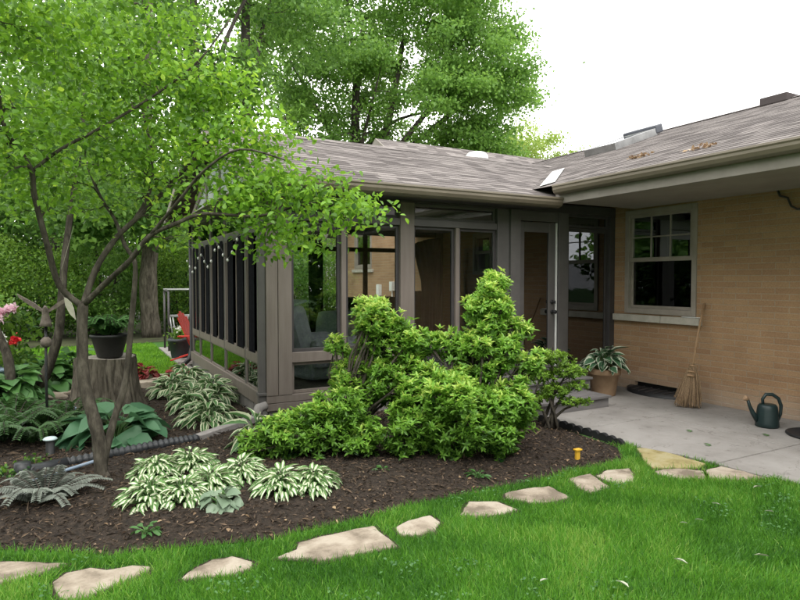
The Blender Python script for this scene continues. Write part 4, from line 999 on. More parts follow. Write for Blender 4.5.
for (x, y, r), l in zip([(-.76, 9.3, .6), (-.36, 9.0, .55), (-.02, 9.9, .5), (-.62, 8.1, .45)], ['broad green hosta in the shaded bed at the picture edge', 'broad green hosta behind the thin black pole', 'broad green hosta at the lawn edge left of the stump', 'green hosta at the foot of the leaning slim trunks']):
    hosta('green_hosta', l, (x, y, .05), r * .9, .40, 95, .22, .16, T_HOSTAW, 'hostagreen', 'green hostas in the far bed')
hosta('pot_hosta', 'white edged hosta spilling over the terracotta pot', (5.98, 5.52, .31), .34, .30, 62, .19, .105, T_HOSTA, 'hostapot')
hosta('silver_leaf_plant', 'low plant of rounded silver green leaves at the bed front', (.80, 3.88, .03), .18, .12, 34, .085, .085, T_HOSTAW, 'heuchera', cat='plant')
hosta('red_leaf_plant', 'dark red leaved plant beside the lawn left of the patio', (.86, 9.45, .05), .26, .2, 60, .10, .09, T_HOSTAW, 'redleaf', 'red leaved plants by the lawn', cat='plant')
hosta('red_leaf_plant', 'dark red leaved plant close to the sunroom corner', (1.30, 9.15, .05), .26, .18, 60, .10, .09, T_HOSTAW, 'redleaf', 'red leaved plants by the lawn', cat='plant')
for (x, y), l in zip([(2.04, 4.02), (.34, 3.72), (2.62, 3.62)], ['tiny green weed alone in the mulch below the shrubs', 'tiny seedling in the mulch near the path', 'small weed in the mulch under the second shrub']):
    hosta('weed', l, (x, y, .03), .09, .05, 18, .06, .025, T_NARROW, 'hostagreen', cat='weed')

def fern(name, label, base, rad, h, nf, mat, group=None, pin=.06):
    t = thing(name, label, 'fern', tuple(base), group); P = []; T = []; N = []; L = []; W = []; Rn = []; st_ = MB()
    for i in range(nf):
        a = 2 * math.pi * (i + random.uniform(-.3, .3)) / nf; l = rad * random.uniform(.75, 1.1); hh = h * random.uniform(.6, 1.1); d = np.array([math.cos(a), math.sin(a), 0]); s = np.array([-d[1], d[0], 0]); cl = random.random()
        arc = [np.array(base) + d * l * u + np.array([0, 0, hh * math.sin(u * 2.3)]) for u in np.linspace(0, 1, 14)]
        st_.tube(arc, [.004 * (1 - u) + .001 for u in np.linspace(0, 1, 14)], 4, cap=False)
        for j in range(2, 14):
            for q in range(2):
                u = (j - q * .5) / 13; p = arc[j] if q == 0 else (arc[j] + arc[j - 1]) / 2; w_ = pin * math.sin(min(1, u * 1.25 + .12) * math.pi * .95) ** .7 + .008
                for sg in (-1, 1): P.append(p); T.append(s * sg + d * .45 + np.array([0, 0, -.15])); N.append([0, 0, 1.]); L.append(w_); W.append(.014 + w_ * .12); Rn.append(min(1, max(0, .3 + .4 * cl + random.uniform(-.15, .15))))
    V, F, A = leaves(np.array(P), np.array(T), np.array(N) + RNG.normal(0, .12, (len(P), 3)), np.array(L), np.array(W), Rn, T_NARROW)
    npmesh('fronds', V, F, A, M[mat], t); st_.build('stems', M['barkdark'], t); return t
fern('silver_fern', 'silver grey painted fern low in the mulch beside the blue tube', (-.20, 4.58, .04), .36, .16, 15, 'silverfern', pin=.085)
FL = ['dark green fern at the picture edge in the shaded bed', 'dark green fern just left of the thin black pole', 'dark green fern behind the other ferns at the slim trunk', 'small fern between the black pole and the blue green hosta']
for (x, y), l in zip([(-.58, 6.35), (-.30, 6.2), (-.55, 7.0), (-.10, 6.5)], FL): fern('green_fern', l, (x, y, .05), .48, .26, 17, 'fern', 'ferns in the shaded bed', .10)
fern('planter_fern', 'feathery green fern growing in the stump planter', (.33, 7.42, .87), .27, .22, 44, 'hostagreen', pin=.075)

def leafball(P, n, spread, L, W, mat, name, parent, tpl=T_KITE, up=.5, base=.3, var=.5, cl=None):
    k = len(P); idx = np.repeat(np.arange(k), n); m = len(idx)
    off = RNG.normal(0, 1, (m, 3)) * np.asarray(spread); Q = P[idx] + off
    c = RNG.uniform(0, 1, k) if cl is None else cl
    rnd = np.clip(base + var * (c[idx] - .5) + RNG.uniform(-.25, .25, m), 0, 1)
    V, F, A = leaves(Q, rdir(m, -.1), rdir(m, up), L * RNG.uniform(.65, 1.15, m), W * RNG.uniform(.7, 1.15, m), rnd, tpl)
    return npmesh(name, V, F, A, M[mat], parent)

# flowers
fb = thing('pink_flower_bush', 'shrub with pale pink flower heads at the picture edge', 'flower bush', (-.80, 9.2, 0))
pk = np.array([[-.92, 9.2, 1.08], [-.80, 9.1, 1.10], [-.72, 9.15, 1.13], [-.88, 9.0, 1.02], [-1.05, 9.2, 1.03]])
for q in pk: leafball(q[None], 90, (.03, .03, .022), .055, .05, 'pink', 'flower_head', fb, base=.55)
leafball(np.array([[-.85, 9.25, .9], [-.7, 9.2, .8], [-.95, 9.2, .65], [-.62, 9.25, .98], [-.8, 9.2, .5], [-1.1, 9.2, .9]]), 110, (.14, .14, .12), .10, .055, 'hedgeleaf', 'foliage', fb, T_LEAF)
MB().tube([(-.8, 9.2, 0), (-.82, 9.22, .5), (-.8, 9.2, .95)], [.02, .015, .006], 6).tube([(-.8, 9.2, .1), (-.65, 9.2, .6), (-.62, 9.2, 1.05)], [.015, .01, .005], 6).build('stems', M['bark'], fb)
fp = thing('red_flower_planter', 'grey tub with red and white flowers near the picture edge', 'planter', (-.72, 8.6, 0))
MB().lathe([(.2, 0), (.22, .02), (.25, .42), (.27, .43), (.27, .46), (.24, .46)], (-.78, 8.6, 0), 24).build('vessel', M['bluegrey'], fp)
leafball(np.array([[-.66, 8.5, .76], [-.64, 8.52, .80]]), 40, (.02, .02, .018), .045, .04, 'redp', 'flowers', fp); leafball(np.array([[-.82, 8.5, .80], [-.80, 8.5, .76]]), 34, (.04, .04, .04), .06, .05, 'whitep', 'flowers', fp)
leafball(np.array([[-.75, 8.6, .58], [-.9, 8.6, .55], [-.6, 8.6, .56]]), 90, (.10, .10, .07), .08, .05, 'hedgeleaf', 'foliage', fp, T_LEAF)
wf_ = thing('white_flowers', 'white flowering plant filling the slate patio planter', 'flowers', (1.70, 11.75, .36))
leafball(np.array([[1.65, 11.7, .48], [1.75, 11.75, .52], [1.70, 11.8, .46]]), 90, (.08, .08, .06), .07, .04, 'hedgeleaf', 'foliage', wf_, T_LEAF); leafball(np.array([[1.67, 11.68, .60], [1.75, 11.7, .64]]), 26, (.03, .03, .03), .045, .04, 'whitep', 'flowers', wf_)
gc = thing('ground_cover_plant', 'patch of bright green low leaves beside the drain pipe end', 'plant', (-.46, 5.2, .05))
leafball(np.array([[-.5, 5.25, .09], [-.42, 5.15, .08], [-.58, 5.15, .09], [-.6, 5.3, .1], [-.3, 5.45, .09]]), 80, (.05, .05, .02), .035, .022, 'shrubleaf', 'foliage', gc)

# rosette shrubs
def shrub(name, label, base, blobs, dens, mat, leafL, leafW, per=9, group=None, flat=1.0, lowdark=True):
    t = thing(name, label, 'shrub', base); P = []; D = []; B_ = []
    zmin = min(b[2] - b[3] for b in blobs); zmax = max(b[2] + b[3] for b in blobs)
    for bi_, (x, y, z, r) in enumerate(blobs):
        n = int(dens * r * r * 4 * math.pi); d = rdir(n); rr_ = r * RNG.uniform(.55, 1.02, n) ** .6
        bump = 1 + .22 * np.sin(d[:, 0] * 7 + bi_) * np.cos(d[:, 1] * 6 + 2 * bi_) + .12 * np.sin(d[:, 2] * 9 + bi_ * 3)
        p = np.array([x, y, z]) + d * (rr_ * bump)[:, None] * np.array([1, 1, flat]) + RNG.normal(0, 1, (n, 3)) * r * np.array([.16, .16, .2 * flat]); ok = p[:, 2] > .03; P.append(p[ok]); D.append(d[ok]); B_.append(np.full(ok.sum(), RNG.uniform(-.12, .12)))
    P = np.concatenate(P); D = np.concatenate(D); B_ = np.concatenate(B_)
    # keep rosettes that are on the outside (few buried)
    C_ = np.array([b[:3] for b in blobs]); Rr = np.array([b[3] for b in blobs])
    inside = (np.linalg.norm((P[:, None] - C_[None]) / np.array([1, 1, flat]), axis=2) < Rr[None] * .6).any(1); keep = ~inside | (RNG.uniform(size=len(P)) < .25)
    P, D, B_ = P[keep], D[keep], B_[keep]; ins = inside[keep]
    ax = norm(D * .4 + np.array([0, 0, .85]) + RNG.normal(0, .32, P.shape)); n = len(P)
    u = norm(np.cross(ax, rdir(n))); v = np.cross(ax, u); Q = []; T = []; N = []; Rn = []
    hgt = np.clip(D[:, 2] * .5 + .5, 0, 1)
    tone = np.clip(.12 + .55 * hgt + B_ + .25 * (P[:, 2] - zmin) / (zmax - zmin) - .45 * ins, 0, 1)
    for k in range(per):
        a = 2 * np.pi * k / per + RNG.uniform(-.35, .35, n); el = RNG.uniform(.05, 1.0, n) * (1 if k % 3 else 1.3)
        dd_ = u * np.cos(a)[:, None] + v * np.sin(a)[:, None]; T.append(dd_ * np.cos(el)[:, None] + ax * np.sin(el)[:, None]); N.append(ax + dd_ * -.3 + RNG.normal(0, .1, P.shape)); Q.append(P - ax * RNG.uniform(0, .35, n)[:, None] * leafL)
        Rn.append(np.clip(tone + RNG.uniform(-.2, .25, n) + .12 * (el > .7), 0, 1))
    V, F, A = leaves(np.concatenate(Q), np.concatenate(T), np.concatenate(N), leafL * RNG.uniform(.5, 1.3, n * per), leafW * RNG.uniform(.8, 1.1, n * per), np.concatenate(Rn), T_NARROW)
    npmesh('foliage', V, F, A, M[mat], t)
    m = MB(); b = Vector(base)
    for x, y, z, r in blobs:
        c = Vector((x, y, z)); mid = b.lerp(c, .55) + Vector((random.uniform(-.08, .08), random.uniform(-.08, .08), .05 + .1 * random.random())); s0 = b + Vector((random.uniform(-.08, .08), random.uniform(-.08, .08), -.02))
        m.tube([s0, s0.lerp(mid, .5) + Vector((0, 0, .03)), mid, c], [.018, .015, .011, .006], 6)
        for k in range(10 if r > .12 else 2):
            e = c + Vector(rdir(1)[0]) * r * .9; e.z = max(e.z, .08); m.tube([mid.lerp(c, .5 + .05 * k), c.lerp(e, .5) + Vector((0, 0, .01)), e], [.006, .005, .003], 4, cap=False)
    m.build('stems', M['bark'], t); return t
SA = [(1.50, 4.72, .20, .24), (1.29, 4.82, .13, .15), (1.8, 4.61, .27, .24), (1.98, 4.63, .45, .23), (2.08, 4.76, .68, .2), (2.4, 4.71, .93, .29), (2.3, 4.77, 1.16, .2), (2.66, 4.63, .92, .16), (2.46, 4.55, .60, .27), (1.97, 4.83, .94, .10), (2.06, 4.42, .19, .17)]
SB = [(2.78, 4.09, .39, .40), (2.52, 4.23, .42, .31), (3.07, 3.93, .35, .28), (3.22, 3.91, .54, .15), (3.08, 4.22, .81, .30), (3.2, 4.28, 1.06, .27), (3.25, 4.32, 1.3, .20), (3.34, 4.34, 1.48, .13), (2.84, 4.41, .93, .15), (3.45, 4.15, 1.06, .13), (2.34, 4.21, .21, .19), (2.67, 4.08, .13, .2), (3.03, 3.88, .15, .17), (3.42, 3.98, .78, .13)]
def lumpy(bl, k=9):
    out = []
    for x, y, z, r in bl:
        out.append((x, y, z, r * .72))
        for i in range(max(4, int(k * (r / .3)))):
            q = rdir(1)[0]; 
            if q[2] < -.5: q[2] = -q[2]
            f = r * random.uniform(.66, 1.0); rr = r * random.uniform(.20, .34); out.append((x + q[0] * f, y + q[1] * f, max(z + q[2] * f, .08), rr))
    return out
SA, SB = lumpy(SA, 12), lumpy(SB, 12)
SCb = [(4.11, 4.46, .74, .15), (4.01, 4.51, .56, .13), (4.25, 4.38, .60, .15), (4.14, 4.43, .42, .14), (4.29, 4.29, .47, .09), (4.19, 4.29, .32, .09), (3.99, 4.51, .34, .11), (4.36, 4.25, .32, .06)]
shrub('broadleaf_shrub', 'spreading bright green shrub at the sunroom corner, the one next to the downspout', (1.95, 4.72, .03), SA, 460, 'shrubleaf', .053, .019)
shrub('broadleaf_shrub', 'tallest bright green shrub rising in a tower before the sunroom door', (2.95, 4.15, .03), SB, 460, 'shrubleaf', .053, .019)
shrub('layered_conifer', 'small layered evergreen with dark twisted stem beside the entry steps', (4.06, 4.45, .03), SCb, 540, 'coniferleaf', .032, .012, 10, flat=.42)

# trees
def tree(name, label, base, limbs, clumps, crad, n, L, W, leafm, barkm, group=None, twig=.012, sub=0, tpl=T_KITE, up=.6, cat='tree', base_t=.45, var=.6, droop=0, tone_z=None):
    t = thing(name, label, cat, tuple(base), group); m = MB(); ps = []; prs = []
    for pts_, r0, r1 in limbs:
        pts_ = [Vector(p) for p in pts_]
        # smooth with catmull interpolation
        f = []
        for i in range(len(pts_) - 1):
            p0 = pts_[max(i - 1, 0)]; p1 = pts_[i]; p2 = pts_[i + 1]; p3 = pts_[min(i + 2, len(pts_) - 1)]
            for k in range(4):
                s = k / 4; f.append(.5 * ((2 * p1) + (p2 - p0) * s + (2 * p0 - 5 * p1 + 4 * p2 - p3) * s * s + (3 * p1 - p0 - 3 * p2 + p3) * s ** 3))
        f.append(pts_[-1]); nn = len(f); rad = [(r0 + (r1 - r0) * (i / (nn - 1))) * (1 + .05 * math.sin(i * 2.1)) for i in range(nn)]
        m.tube(f, rad, 10)
        for i in range(nn): ps.append(f[i]); prs.append(rad[i])
    PS = np.array([tuple(p) for p in ps]); PR = np.array(prs); C = np.asarray(clumps, float)
    order = np.argsort(np.linalg.norm(C[:, None] - PS[None], axis=2).min(1))
    tw_pts = [PS]; tw_r = [PR]
    tm = MB()
    for i in order:
        c = C[i]; allp = np.concatenate(tw_pts); allr = np.concatenate(tw_r)
        dd_ = np.linalg.norm(allp - c, axis=1) + np.maximum(0, allp[:, 2] - c[2]) * .8; j = dd_.argmin(); p = allp[j]; r = min(allr[j] * .6, twig)
        mid = p + (c - p) * .5 + np.array([0, 0, np.linalg.norm(c - p) * .12]) + RNG.normal(0, .05, 3) * np.linalg.norm(c - p)
        q = [p, p + (mid - p) * .5 + np.array([0, 0, .02]), mid, (mid + c) / 2 + np.array([0, 0, .01]), c]; rr_ = [r, r * .85, r * .7, r * .5, r * .3]
        tm.tube(q, rr_, 5, cap=False); tw_pts.append(np.array(q[1:])); tw_r.append(np.array(rr_[1:]))
        for s in range(sub):
            e = c + RNG.normal(0, 1, 3) * np.asarray(crad) * .9; tm.tube([mid * .4 + c * .6, (c + e) / 2 + np.array([0, 0, .015]), e], [r * .3, r * .24, r * .12], 4, cap=False)
    m.v, base_n = m.v, len(m.v); m.f += [tuple(i + base_n for i in f) for f in tm.f]; m.v += tm.v; m.sm += tm.sm
    m.build('trunk', M[barkm], t)
    cl = RNG.uniform(0, 1, len(C))
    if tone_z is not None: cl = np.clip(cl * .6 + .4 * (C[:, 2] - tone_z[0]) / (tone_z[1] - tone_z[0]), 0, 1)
    leafball(C, n, crad, L, W, leafm, 'crown', t, tpl, up, base_t, var, cl); return t
# foreground tree
LA = [(.15, 4.89, -.03), (.14, 4.91, .29), (.1, 4.94, .51), (.05, 4.98, .73), (.04, 5.03, 1.06), (.05, 5.05, 1.33)]
LB = [(.155, 4.90, .1), (.23, 4.96, .41), (.3, 4.98, .63), (.34, 5.0, .81), (.37, 5.02, 1.12), (.4, 5.02, 1.42), (.41, 5.07, 1.64), (.35, 5.17, 1.77), (.29, 5.32, 1.98), (.19, 5.5, 2.19), (.09, 5.68, 2.5)]
L1 = [(.05, 5.05, 1.30), (-.1, 5.06, 1.46), (-.17, 5.0, 1.75), (-.24, 4.93, 2.09), (-.25, 4.89, 2.25), (-.32, 4.87, 2.39), (-.4, 4.81, 2.53), (-.43, 4.72, 2.86), (-.48, 4.77, 3.32), (-.5, 4.8, 3.9)]
L1b = [(-.25, 4.89, 2.25), (-.08, 4.91, 2.42), (.21, 4.88, 2.62), (.58, 4.86, 2.91), (.87, 4.83, 3.19), (1.1, 4.83, 3.54)]
L2 = [(.05, 5.05, 1.30), (.14, 5.11, 1.58), (.29, 5.15, 1.83), (.46, 5.17, 2.01), (.65, 5.14, 2.22), (.8, 5.12, 2.4), (1.03, 5.07, 2.68), (1.28, 4.94, 2.85), (1.5, 4.68, 2.78)]
L2b = [(.42, 5.17, 1.97), (.55, 5.3, 2.23), (.59, 5.52, 2.6), (.53, 5.81, 3.18), (.63, 5.89, 3.84)]
L3 = [(.06, 5.04, 1.32), (.21, 4.89, 1.49), (.35, 4.71, 1.64), (.47, 4.59, 1.81), (.62, 4.46, 1.89), (.78, 4.38, 1.96), (.97, 4.33, 1.96), (1.18, 4.27, 1.96), (1.44, 4.19, 2.04), (1.72, 4.08, 2.09)]
L3b = [(.47, 4.59, 1.81), (.64, 4.34, 2.05), (.77, 4.16, 2.23), (.97, 4.0, 2.36), (1.23, 3.86, 2.29)]
blob = [((-.07, 5.34, 3.19), .5, 44), ((.56, 5.23, 3.26), .5, 44), ((-.26, 4.96, 2.55), .45, 34), ((.26, 5.14, 2.73), .45, 40), ((.9, 5.02, 2.86), .42, 40), ((-.15, 5.31, 2.11), .42, 24),
        ((.54, 5.2, 2.38), .4, 26), ((1.06, 4.69, 2.42), .36, 34), ((1.33, 4.31, 2.23), .28, 24), ((1.62, 4.13, 2.10), .22, 16), ((1.82, 4.03, 2.02), .15, 8), ((1.42, 4.18, 1.86), .22, 13), ((1.07, 4.44, 1.97), .25, 15),
        ((-.3, 4.77, 3.17), .45, 36), ((.70, 5.12, 3.5), .36, 18), ((1.05, 4.93, 3.02), .3, 18), ((.71, 4.86, 1.9), .2, 7), ((.2, 5.0, 3.9), .7, 40), ((-1.0, 4.9, 2.9), .6, 30), ((-.9, 5.1, 2.2), .4, 14), ((-.3, 4.4, 3.6), .6, 26), ((1.25, 4.6, 2.6), .3, 16), ((1.3, 4.4, 1.75), .18, 6)]
CLp = []
for c, r, k in blob: CLp.append(np.array(c) + rdir(k) * (RNG.uniform(0, 1, k) ** .45 * r)[:, None] * np.array([1, 1, .8]))
CLp = np.concatenate(CLp)
tree('slender_garden_tree', 'slim two stemmed tree with spreading fresh green canopy in the mulch bed', (.15, 4.9, 0),
     [(LA, .050, .036), (LB, .028, .010), (L1, .024, .009), (L1b, .013, .006), (L2, .025, .007), (L2b, .016, .007), (L3, .023, .006), (L3b, .013, .005),
      ([(.15, 4.9, .10), (.22, 4.85, .01), (.30, 4.83, -.03)], .035, .012), ([(.15, 4.9, .10), (.07, 4.85, .01), (.0, 4.82, -.03)], .035, .012)],
     CLp, (.14, .14, .045), 28, .056, .035, 'fgleaf', 'bark', twig=.009, sub=3, tpl=T_LEAF, up=1.1, base_t=.5, var=.5)
# second slim understorey tree
LC = [(-.52, 8.19, -.04), (-.3, 8.09, .45), (-.18, 8.04, .86), (-.14, 8.03, 1.27), (-.09, 8.14, 1.85), (-.01, 8.24, 2.46), (.08, 8.44, 3.1), (.15, 8.54, 3.87)]
LD = [(-.66, 8.05, -.1), (-.68, 8.15, .56), (-.8, 8.26, .93), (-.88, 8.33, 1.5), (-.91, 8.49, 2.43), (-.74, 8.44, 3.37)]
c1 = []
for c, r, k in [((-.3, 8.4, 3.4), .9, 60), ((.5, 8.6, 3.2), .8, 40), ((-1.2, 8.4, 2.8), .8, 40), ((.2, 8.5, 2.4), .4, 12), ((-.2, 8.3, 4.4), 1.0, 40)]: c1.append(np.array(c) + rdir(k) * (RNG.uniform(0, 1, k) ** .45 * r)[:, None])
tree('leaning_slim_tree', 'pair of leaning slim grey trunks behind the ferns at the picture edge', (-.55, 8.15, 0), [(LC, .062, .02), (LD, .06, .02)], np.concatenate(c1), (.2, .2, .08), 34, .09, .055, 'bgleaf', 'bark', sub=2, up=1.0)

def bigtree(name, label, base, h, r, crowns, n, L, W, crad, leafm='bgleaf', barkm='barkdark', lean=(0, 0), nl=9, group=None, forks=None, base_t=.45, split=None):
    b = Vector(base); top = b + Vector((lean[0], lean[1], h)); rnd = random.Random(hash(label) % 1000 if False else len(label) * 13 + int(abs(base[0]) * 10))
    tr_ = [b.lerp(top, k / 6) + Vector((rnd.uniform(-1, 1), rnd.uniform(-1, 1), 0)) * r * (.5 if k else 0) for k in range(7)]
    limbs = [(tr_, r, r * .3)]
    C = []
    for c, rad, k in crowns:
        d = rdir(k); C.append(np.array(c) + d * (RNG.uniform(.0, 1, k) ** .4)[:, None] * np.array(rad))
    C = np.concatenate(C)
    for i in range(nl):
        s = tr_[min(6, 2 + i % 4)].lerp(tr_[min(6, 3 + i % 4)], rnd.random()); e = Vector(C[rnd.randrange(len(C))]); e = s.lerp(e, .85)
        if e.z < s.z + .3: e.z = s.z + abs(e.z - s.z) * .3 + .3
        mid = s.lerp(e, .45) + Vector((0, 0, (e - s).length * .12)); limbs.append(([s, s.lerp(mid, .5), mid, e], r * .42, r * .10))
    if split:
        for pts_, a, bb_ in split: limbs.append((pts_, a, bb_))
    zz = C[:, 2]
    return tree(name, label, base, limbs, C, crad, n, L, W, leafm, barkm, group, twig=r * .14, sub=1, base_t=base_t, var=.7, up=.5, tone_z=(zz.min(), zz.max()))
# big maple behind the house
MC = [((14.0, 23.4, 11.0), (3.9, 4.0, 4.2), 105), ((16.3, 22.4, 10.4), (2.4, 2.8, 2.6), 52), ((10.3, 25.0, 9.8), (3.0, 3.0, 3.0), 60), ((15.0, 23.2, 15), (3.2, 4, 3.5), 70), ((16.4, 22.8, 7.7), (1.9, 2.0, 1.0), 26), ((8.0, 25.5, 11.5), (2.6, 2.6, 3.6), 44), ((10.5, 24.8, 14.5), (3.5, 3, 3), 52)]
MS = [([(11.1, 24.8, 2), (11.3, 24.7, 6), (11.1, 24.7, 9), (11.5, 24.6, 13)], .32, .12), ([(11.3, 24.7, 3), (11.9, 24.5, 6), (12.6, 24.2, 9), (13.2, 24, 12.5)], .28, .1), ([(11.9, 24.4, 5.5), (13.6, 23.9, 7.6), (15.6, 23.1, 9.4), (17.4, 22.4, 10.8)], .17, .05), ([(12.2, 24.4, 6.5), (14.4, 23.4, 9.5), (16.4, 22.8, 12.6)], .16, .05), ([(11.2, 24.8, 6), (9.7, 25, 8.5), (8.3, 25.3, 11)], .15, .05), ([(11.5, 24.6, 5.0), (13.2, 24, 6.3), (15.4, 23.2, 7.1)], .13, .04)]
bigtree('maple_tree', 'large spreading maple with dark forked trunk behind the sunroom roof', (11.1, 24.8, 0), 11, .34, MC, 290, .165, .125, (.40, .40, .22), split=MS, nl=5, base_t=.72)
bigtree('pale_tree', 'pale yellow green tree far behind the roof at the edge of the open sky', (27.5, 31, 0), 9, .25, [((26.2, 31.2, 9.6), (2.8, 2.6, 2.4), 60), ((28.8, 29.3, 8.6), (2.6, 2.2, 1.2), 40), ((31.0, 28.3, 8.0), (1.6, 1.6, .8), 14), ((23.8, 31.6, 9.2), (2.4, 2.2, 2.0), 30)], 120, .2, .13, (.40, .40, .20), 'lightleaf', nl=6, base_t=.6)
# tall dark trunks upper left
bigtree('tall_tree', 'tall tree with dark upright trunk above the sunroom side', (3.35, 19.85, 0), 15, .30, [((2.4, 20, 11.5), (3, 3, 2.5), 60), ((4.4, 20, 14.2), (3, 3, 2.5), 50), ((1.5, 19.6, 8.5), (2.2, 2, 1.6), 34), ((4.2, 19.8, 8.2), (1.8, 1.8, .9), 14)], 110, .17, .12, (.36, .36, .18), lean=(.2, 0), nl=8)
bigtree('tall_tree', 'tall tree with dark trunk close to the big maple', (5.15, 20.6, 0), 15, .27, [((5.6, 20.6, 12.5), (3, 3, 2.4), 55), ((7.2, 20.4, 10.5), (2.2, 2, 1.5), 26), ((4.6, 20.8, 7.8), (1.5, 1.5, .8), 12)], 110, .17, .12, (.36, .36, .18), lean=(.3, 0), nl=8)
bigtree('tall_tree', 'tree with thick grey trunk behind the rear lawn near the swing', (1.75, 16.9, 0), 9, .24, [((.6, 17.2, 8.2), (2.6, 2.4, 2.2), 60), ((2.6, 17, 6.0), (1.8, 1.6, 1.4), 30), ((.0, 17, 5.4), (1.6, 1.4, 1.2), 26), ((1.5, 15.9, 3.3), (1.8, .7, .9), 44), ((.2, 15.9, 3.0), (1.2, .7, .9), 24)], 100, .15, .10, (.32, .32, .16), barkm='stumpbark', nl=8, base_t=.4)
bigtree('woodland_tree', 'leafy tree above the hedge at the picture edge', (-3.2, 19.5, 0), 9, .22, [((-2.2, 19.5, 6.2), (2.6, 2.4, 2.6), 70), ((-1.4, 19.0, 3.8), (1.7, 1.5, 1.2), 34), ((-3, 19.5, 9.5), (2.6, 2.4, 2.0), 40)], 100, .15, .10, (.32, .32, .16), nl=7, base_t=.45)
bigtree('woodland_tree', 'leafy tree above the hedge behind the leaning slim trunks', (-.4, 22, 0), 9, .22, [((-.2, 22, 6.0), (2.4, 2.4, 2.0), 50), ((.6, 22, 9.2), (2.6, 2.4, 2.2), 44)], 100, .16, .11, (.34, .34, .17), nl=7, base_t=.6)
# hedge bushes closing the garden
HB = [(-4.2, 18.6, 1.7, 3.2), (-2.4, 18.2, 1.5, 2.7), (-.9, 18.0, 1.5, 2.3), (.5, 17.9, 1.3, 2.9), (2.9, 18.4, 1.4, 2.8), (4.4, 19.2, 1.5, 3.1), (6.2, 19.6, 1.6, 3.4), (8.2, 20.3, 1.6, 3.6), (-6.0, 17.5, 1.8, 3.4), (-2.2, 14.2, .9, 1.5)]
for i, (x, y, r, h) in enumerate(HB):
    k = int(26 * r * h); d = rdir(k); C = np.array([x, y, h * .5]) + d * (RNG.uniform(.35, 1, k) ** .5)[:, None] * np.array([r, r, h * .52]); C[:, 2] = np.maximum(C[:, 2], .15)
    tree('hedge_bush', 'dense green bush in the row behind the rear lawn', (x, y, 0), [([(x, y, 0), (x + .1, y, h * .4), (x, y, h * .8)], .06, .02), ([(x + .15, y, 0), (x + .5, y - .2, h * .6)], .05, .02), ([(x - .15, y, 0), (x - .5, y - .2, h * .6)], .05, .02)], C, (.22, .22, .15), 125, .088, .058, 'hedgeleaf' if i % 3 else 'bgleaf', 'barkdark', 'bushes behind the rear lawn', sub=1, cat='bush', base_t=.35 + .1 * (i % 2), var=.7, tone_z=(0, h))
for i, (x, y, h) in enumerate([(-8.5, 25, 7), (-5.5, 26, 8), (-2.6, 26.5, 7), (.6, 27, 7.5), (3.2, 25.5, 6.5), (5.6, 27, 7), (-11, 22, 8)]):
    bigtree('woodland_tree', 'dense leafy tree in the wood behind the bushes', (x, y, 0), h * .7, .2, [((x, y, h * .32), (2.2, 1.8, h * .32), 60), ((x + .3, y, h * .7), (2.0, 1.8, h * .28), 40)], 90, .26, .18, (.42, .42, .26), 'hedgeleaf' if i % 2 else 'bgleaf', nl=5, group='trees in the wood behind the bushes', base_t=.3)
# trees beyond the lawn, mirrored in the window panes
for i, (x, y) in enumerate([(-9, 3), (-10, 8.5), (-7, -4), (-3, -10), (2, -13), (6.5, -11), (11, -13)]):
    bigtree('garden_tree', 'broad leafy tree across the lawn mirrored in the windows', (x, y, 0), 8, .25, [((x, y, 5.2), (3, 3, 3.4), 80), ((x + 1.2, y + 1, 2.0), (2.4, 2.4, 1.6), 44)], 80, .3, .22, (.5, .5, .3), nl=6, group='trees across the lawn')

# ------------------------------------------------------------------ lawn grass and mulch chips
def grass_patch(name, label, n, xr, yr, test, L, W, mat='grass'):
    P = np.stack([RNG.uniform(*xr, n), RNG.uniform(*yr, n), np.zeros(n)], 1); P = P[test(P)]; n = len(P)
    patch = .5 + .22 * np.sin(P[:, 0] * 2.3 + 1.3 * np.sin(P[:, 1] * 1.7)) * np.cos(P[:, 1] * 2.9 + P[:, 0]) + .12 * np.sin(P[:, 0] * 9 + 2 * np.sin(P[:, 1] * 7))
    T = np.stack([RNG.normal(0, .42, n) + .12 * np.sin(P[:, 1] * 4), RNG.normal(0, .42, n) + .12 * np.cos(P[:, 0] * 3.1), np.ones(n)], 1); N = rdir(n); N[:, 2] *= .2
    Lr = L * RNG.uniform(.55, 1.15, n) * (.75 + .5 * patch)
    V, F, A = leaves(P, T, N, Lr, W * RNG.uniform(.7, 1.2, n), np.clip(patch + RNG.normal(0, .22, n), 0, 1), T_BLADE)
    o = npmesh(name, V, F, A, M[mat]); tag(o, label, 'grass', kind='stuff'); return o
def front(P):
    ok = ~in_poly(P, BEDA) & ~in_poly(P, PATIO_EDGE) & ~((P[:, 0] > 4.15) & (P[:, 1] > 3.85))
    back = (P[:, 0] * .4763 + P[:, 1] * .8793); lat = P[:, 0] * .8793 - P[:, 1] * .4763
    ok &= (back > 2.3) & (np.abs(lat) < back * .74 + .2) & (P[:, 1] < 5.2)
    for s in STONES: ok &= ~in_poly(P, s)
    near = np.zeros(len(P), bool)
    for s in STONES: near |= dist_poly(P, s) < .028
    near |= dist_poly(P, BEDA) < .04
    return ok & (~near | (RNG.uniform(size=len(P)) < .3))
grass_patch('lawn_grass', 'thick mown green grass of the front lawn', 500000, (-3, 5.4), (1.0, 5.3), front, .06, .0042)
LAWNB = [(-8, 11.2), (-1, 10.0), (.3, 9.25), (1.15, 9.0), (1.58, 9.5), (1.58, 15.2), (-8, 14.8)]
grass_patch('rear_grass', 'bright green grass of the rear lawn', 70000, (-5, 1.6), (9, 15.3), lambda P: in_poly(P, LAWNB), .06, .014, 'reargrass')
k = 46; cc = np.stack([RNG.uniform(-1.2, 4.6, k), RNG.uniform(1.7, 3.55, k), np.zeros(k)], 1)
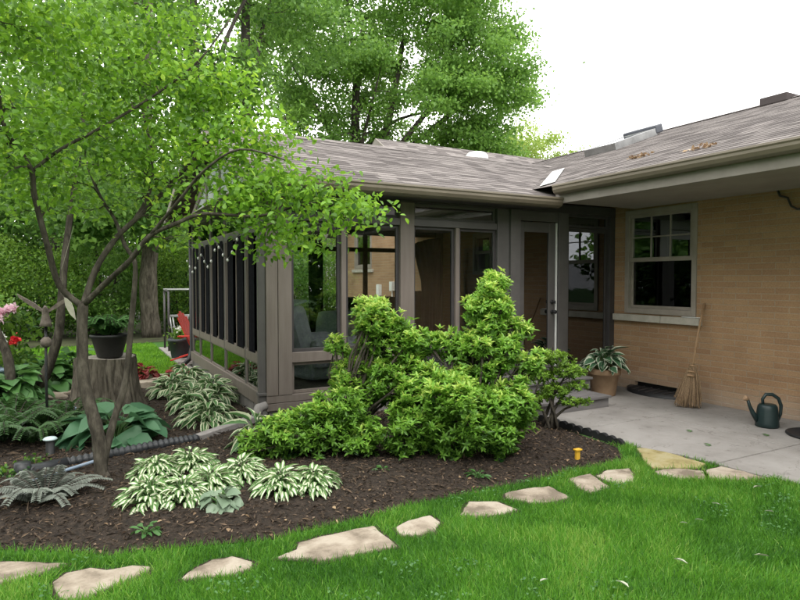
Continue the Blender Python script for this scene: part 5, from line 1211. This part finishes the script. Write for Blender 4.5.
P = np.repeat(cc, 26, 0); P = P + RNG.normal(0, 1, P.shape) * [.055, .055, 0]; P = P[front(P)]; n = len(P); P[:, 2] = RNG.uniform(.03, .06, n)
V, F, A = leaves(P, RNG.normal(size=(n, 3)) * [1, 1, .3], rdir(n, 2.0), RNG.uniform(.012, .024, n), RNG.uniform(.010, .018, n), RNG.uniform(.1, .8, n), T_LEAF)
tag(npmesh('clover', V, F, A, M['hostagreen']), 'patches of small clover leaves in the lawn', 'clover', kind='stuff')
n = 350; P = np.stack([RNG.uniform(-1, 4.2, n), RNG.uniform(3.2, 5.6, n), np.zeros(n)], 1); P = P[in_poly(P, BEDA)]; P = P[RNG.uniform(size=len(P)) < np.exp(-dist_poly(P, BEDA) * 2.2) + .12]; P[:, 2] = bed_h(P) + .014; n = len(P)
V, F, A = leaves(P, RNG.normal(size=(n, 3)) * [1, 1, .25], rdir(n, 1.6), RNG.uniform(.015, .045, n), RNG.uniform(.01, .025, n), RNG.uniform(0, 1, n), T_LEAF)
tag(npmesh('leaf_litter', V, F, A, M['dryleaf']), 'scattered small dry leaf bits on the dark mulch', 'leaf litter', kind='stuff')
n = 60000
P = np.stack([RNG.uniform(-2.5, 4.35, n), RNG.uniform(3.3, 9.3, n), np.zeros(n)], 1); P = P[in_poly(P, BEDA)]
P = P[RNG.uniform(size=len(P)) < np.clip(1.5 - (P[:, 1] - 3.3) * .22, .25, 1)]; P = P[(P[:, 0] * .8793 - P[:, 1] * .4763) > -(P[:, 0] * .4763 + P[:, 1] * .8793) * .75]
P[:, 2] = bed_h(P) + .004; n = len(P)
T = RNG.normal(size=(n, 3)); T[:, 2] *= .35; N = rdir(n, 1.2)
V, F, A = leaves(P, T, N, RNG.gamma(2.2, .012, n) + .012, RNG.uniform(.006, .016, n), np.clip(RNG.gamma(1.3, .22, n), 0, 1), T_KITE)
o = npmesh('mulch_chips', V, F, A, M['chip'], smooth=False); tag(o, 'loose dark shredded bark chips covering the bed', 'mulch', kind='stuff')
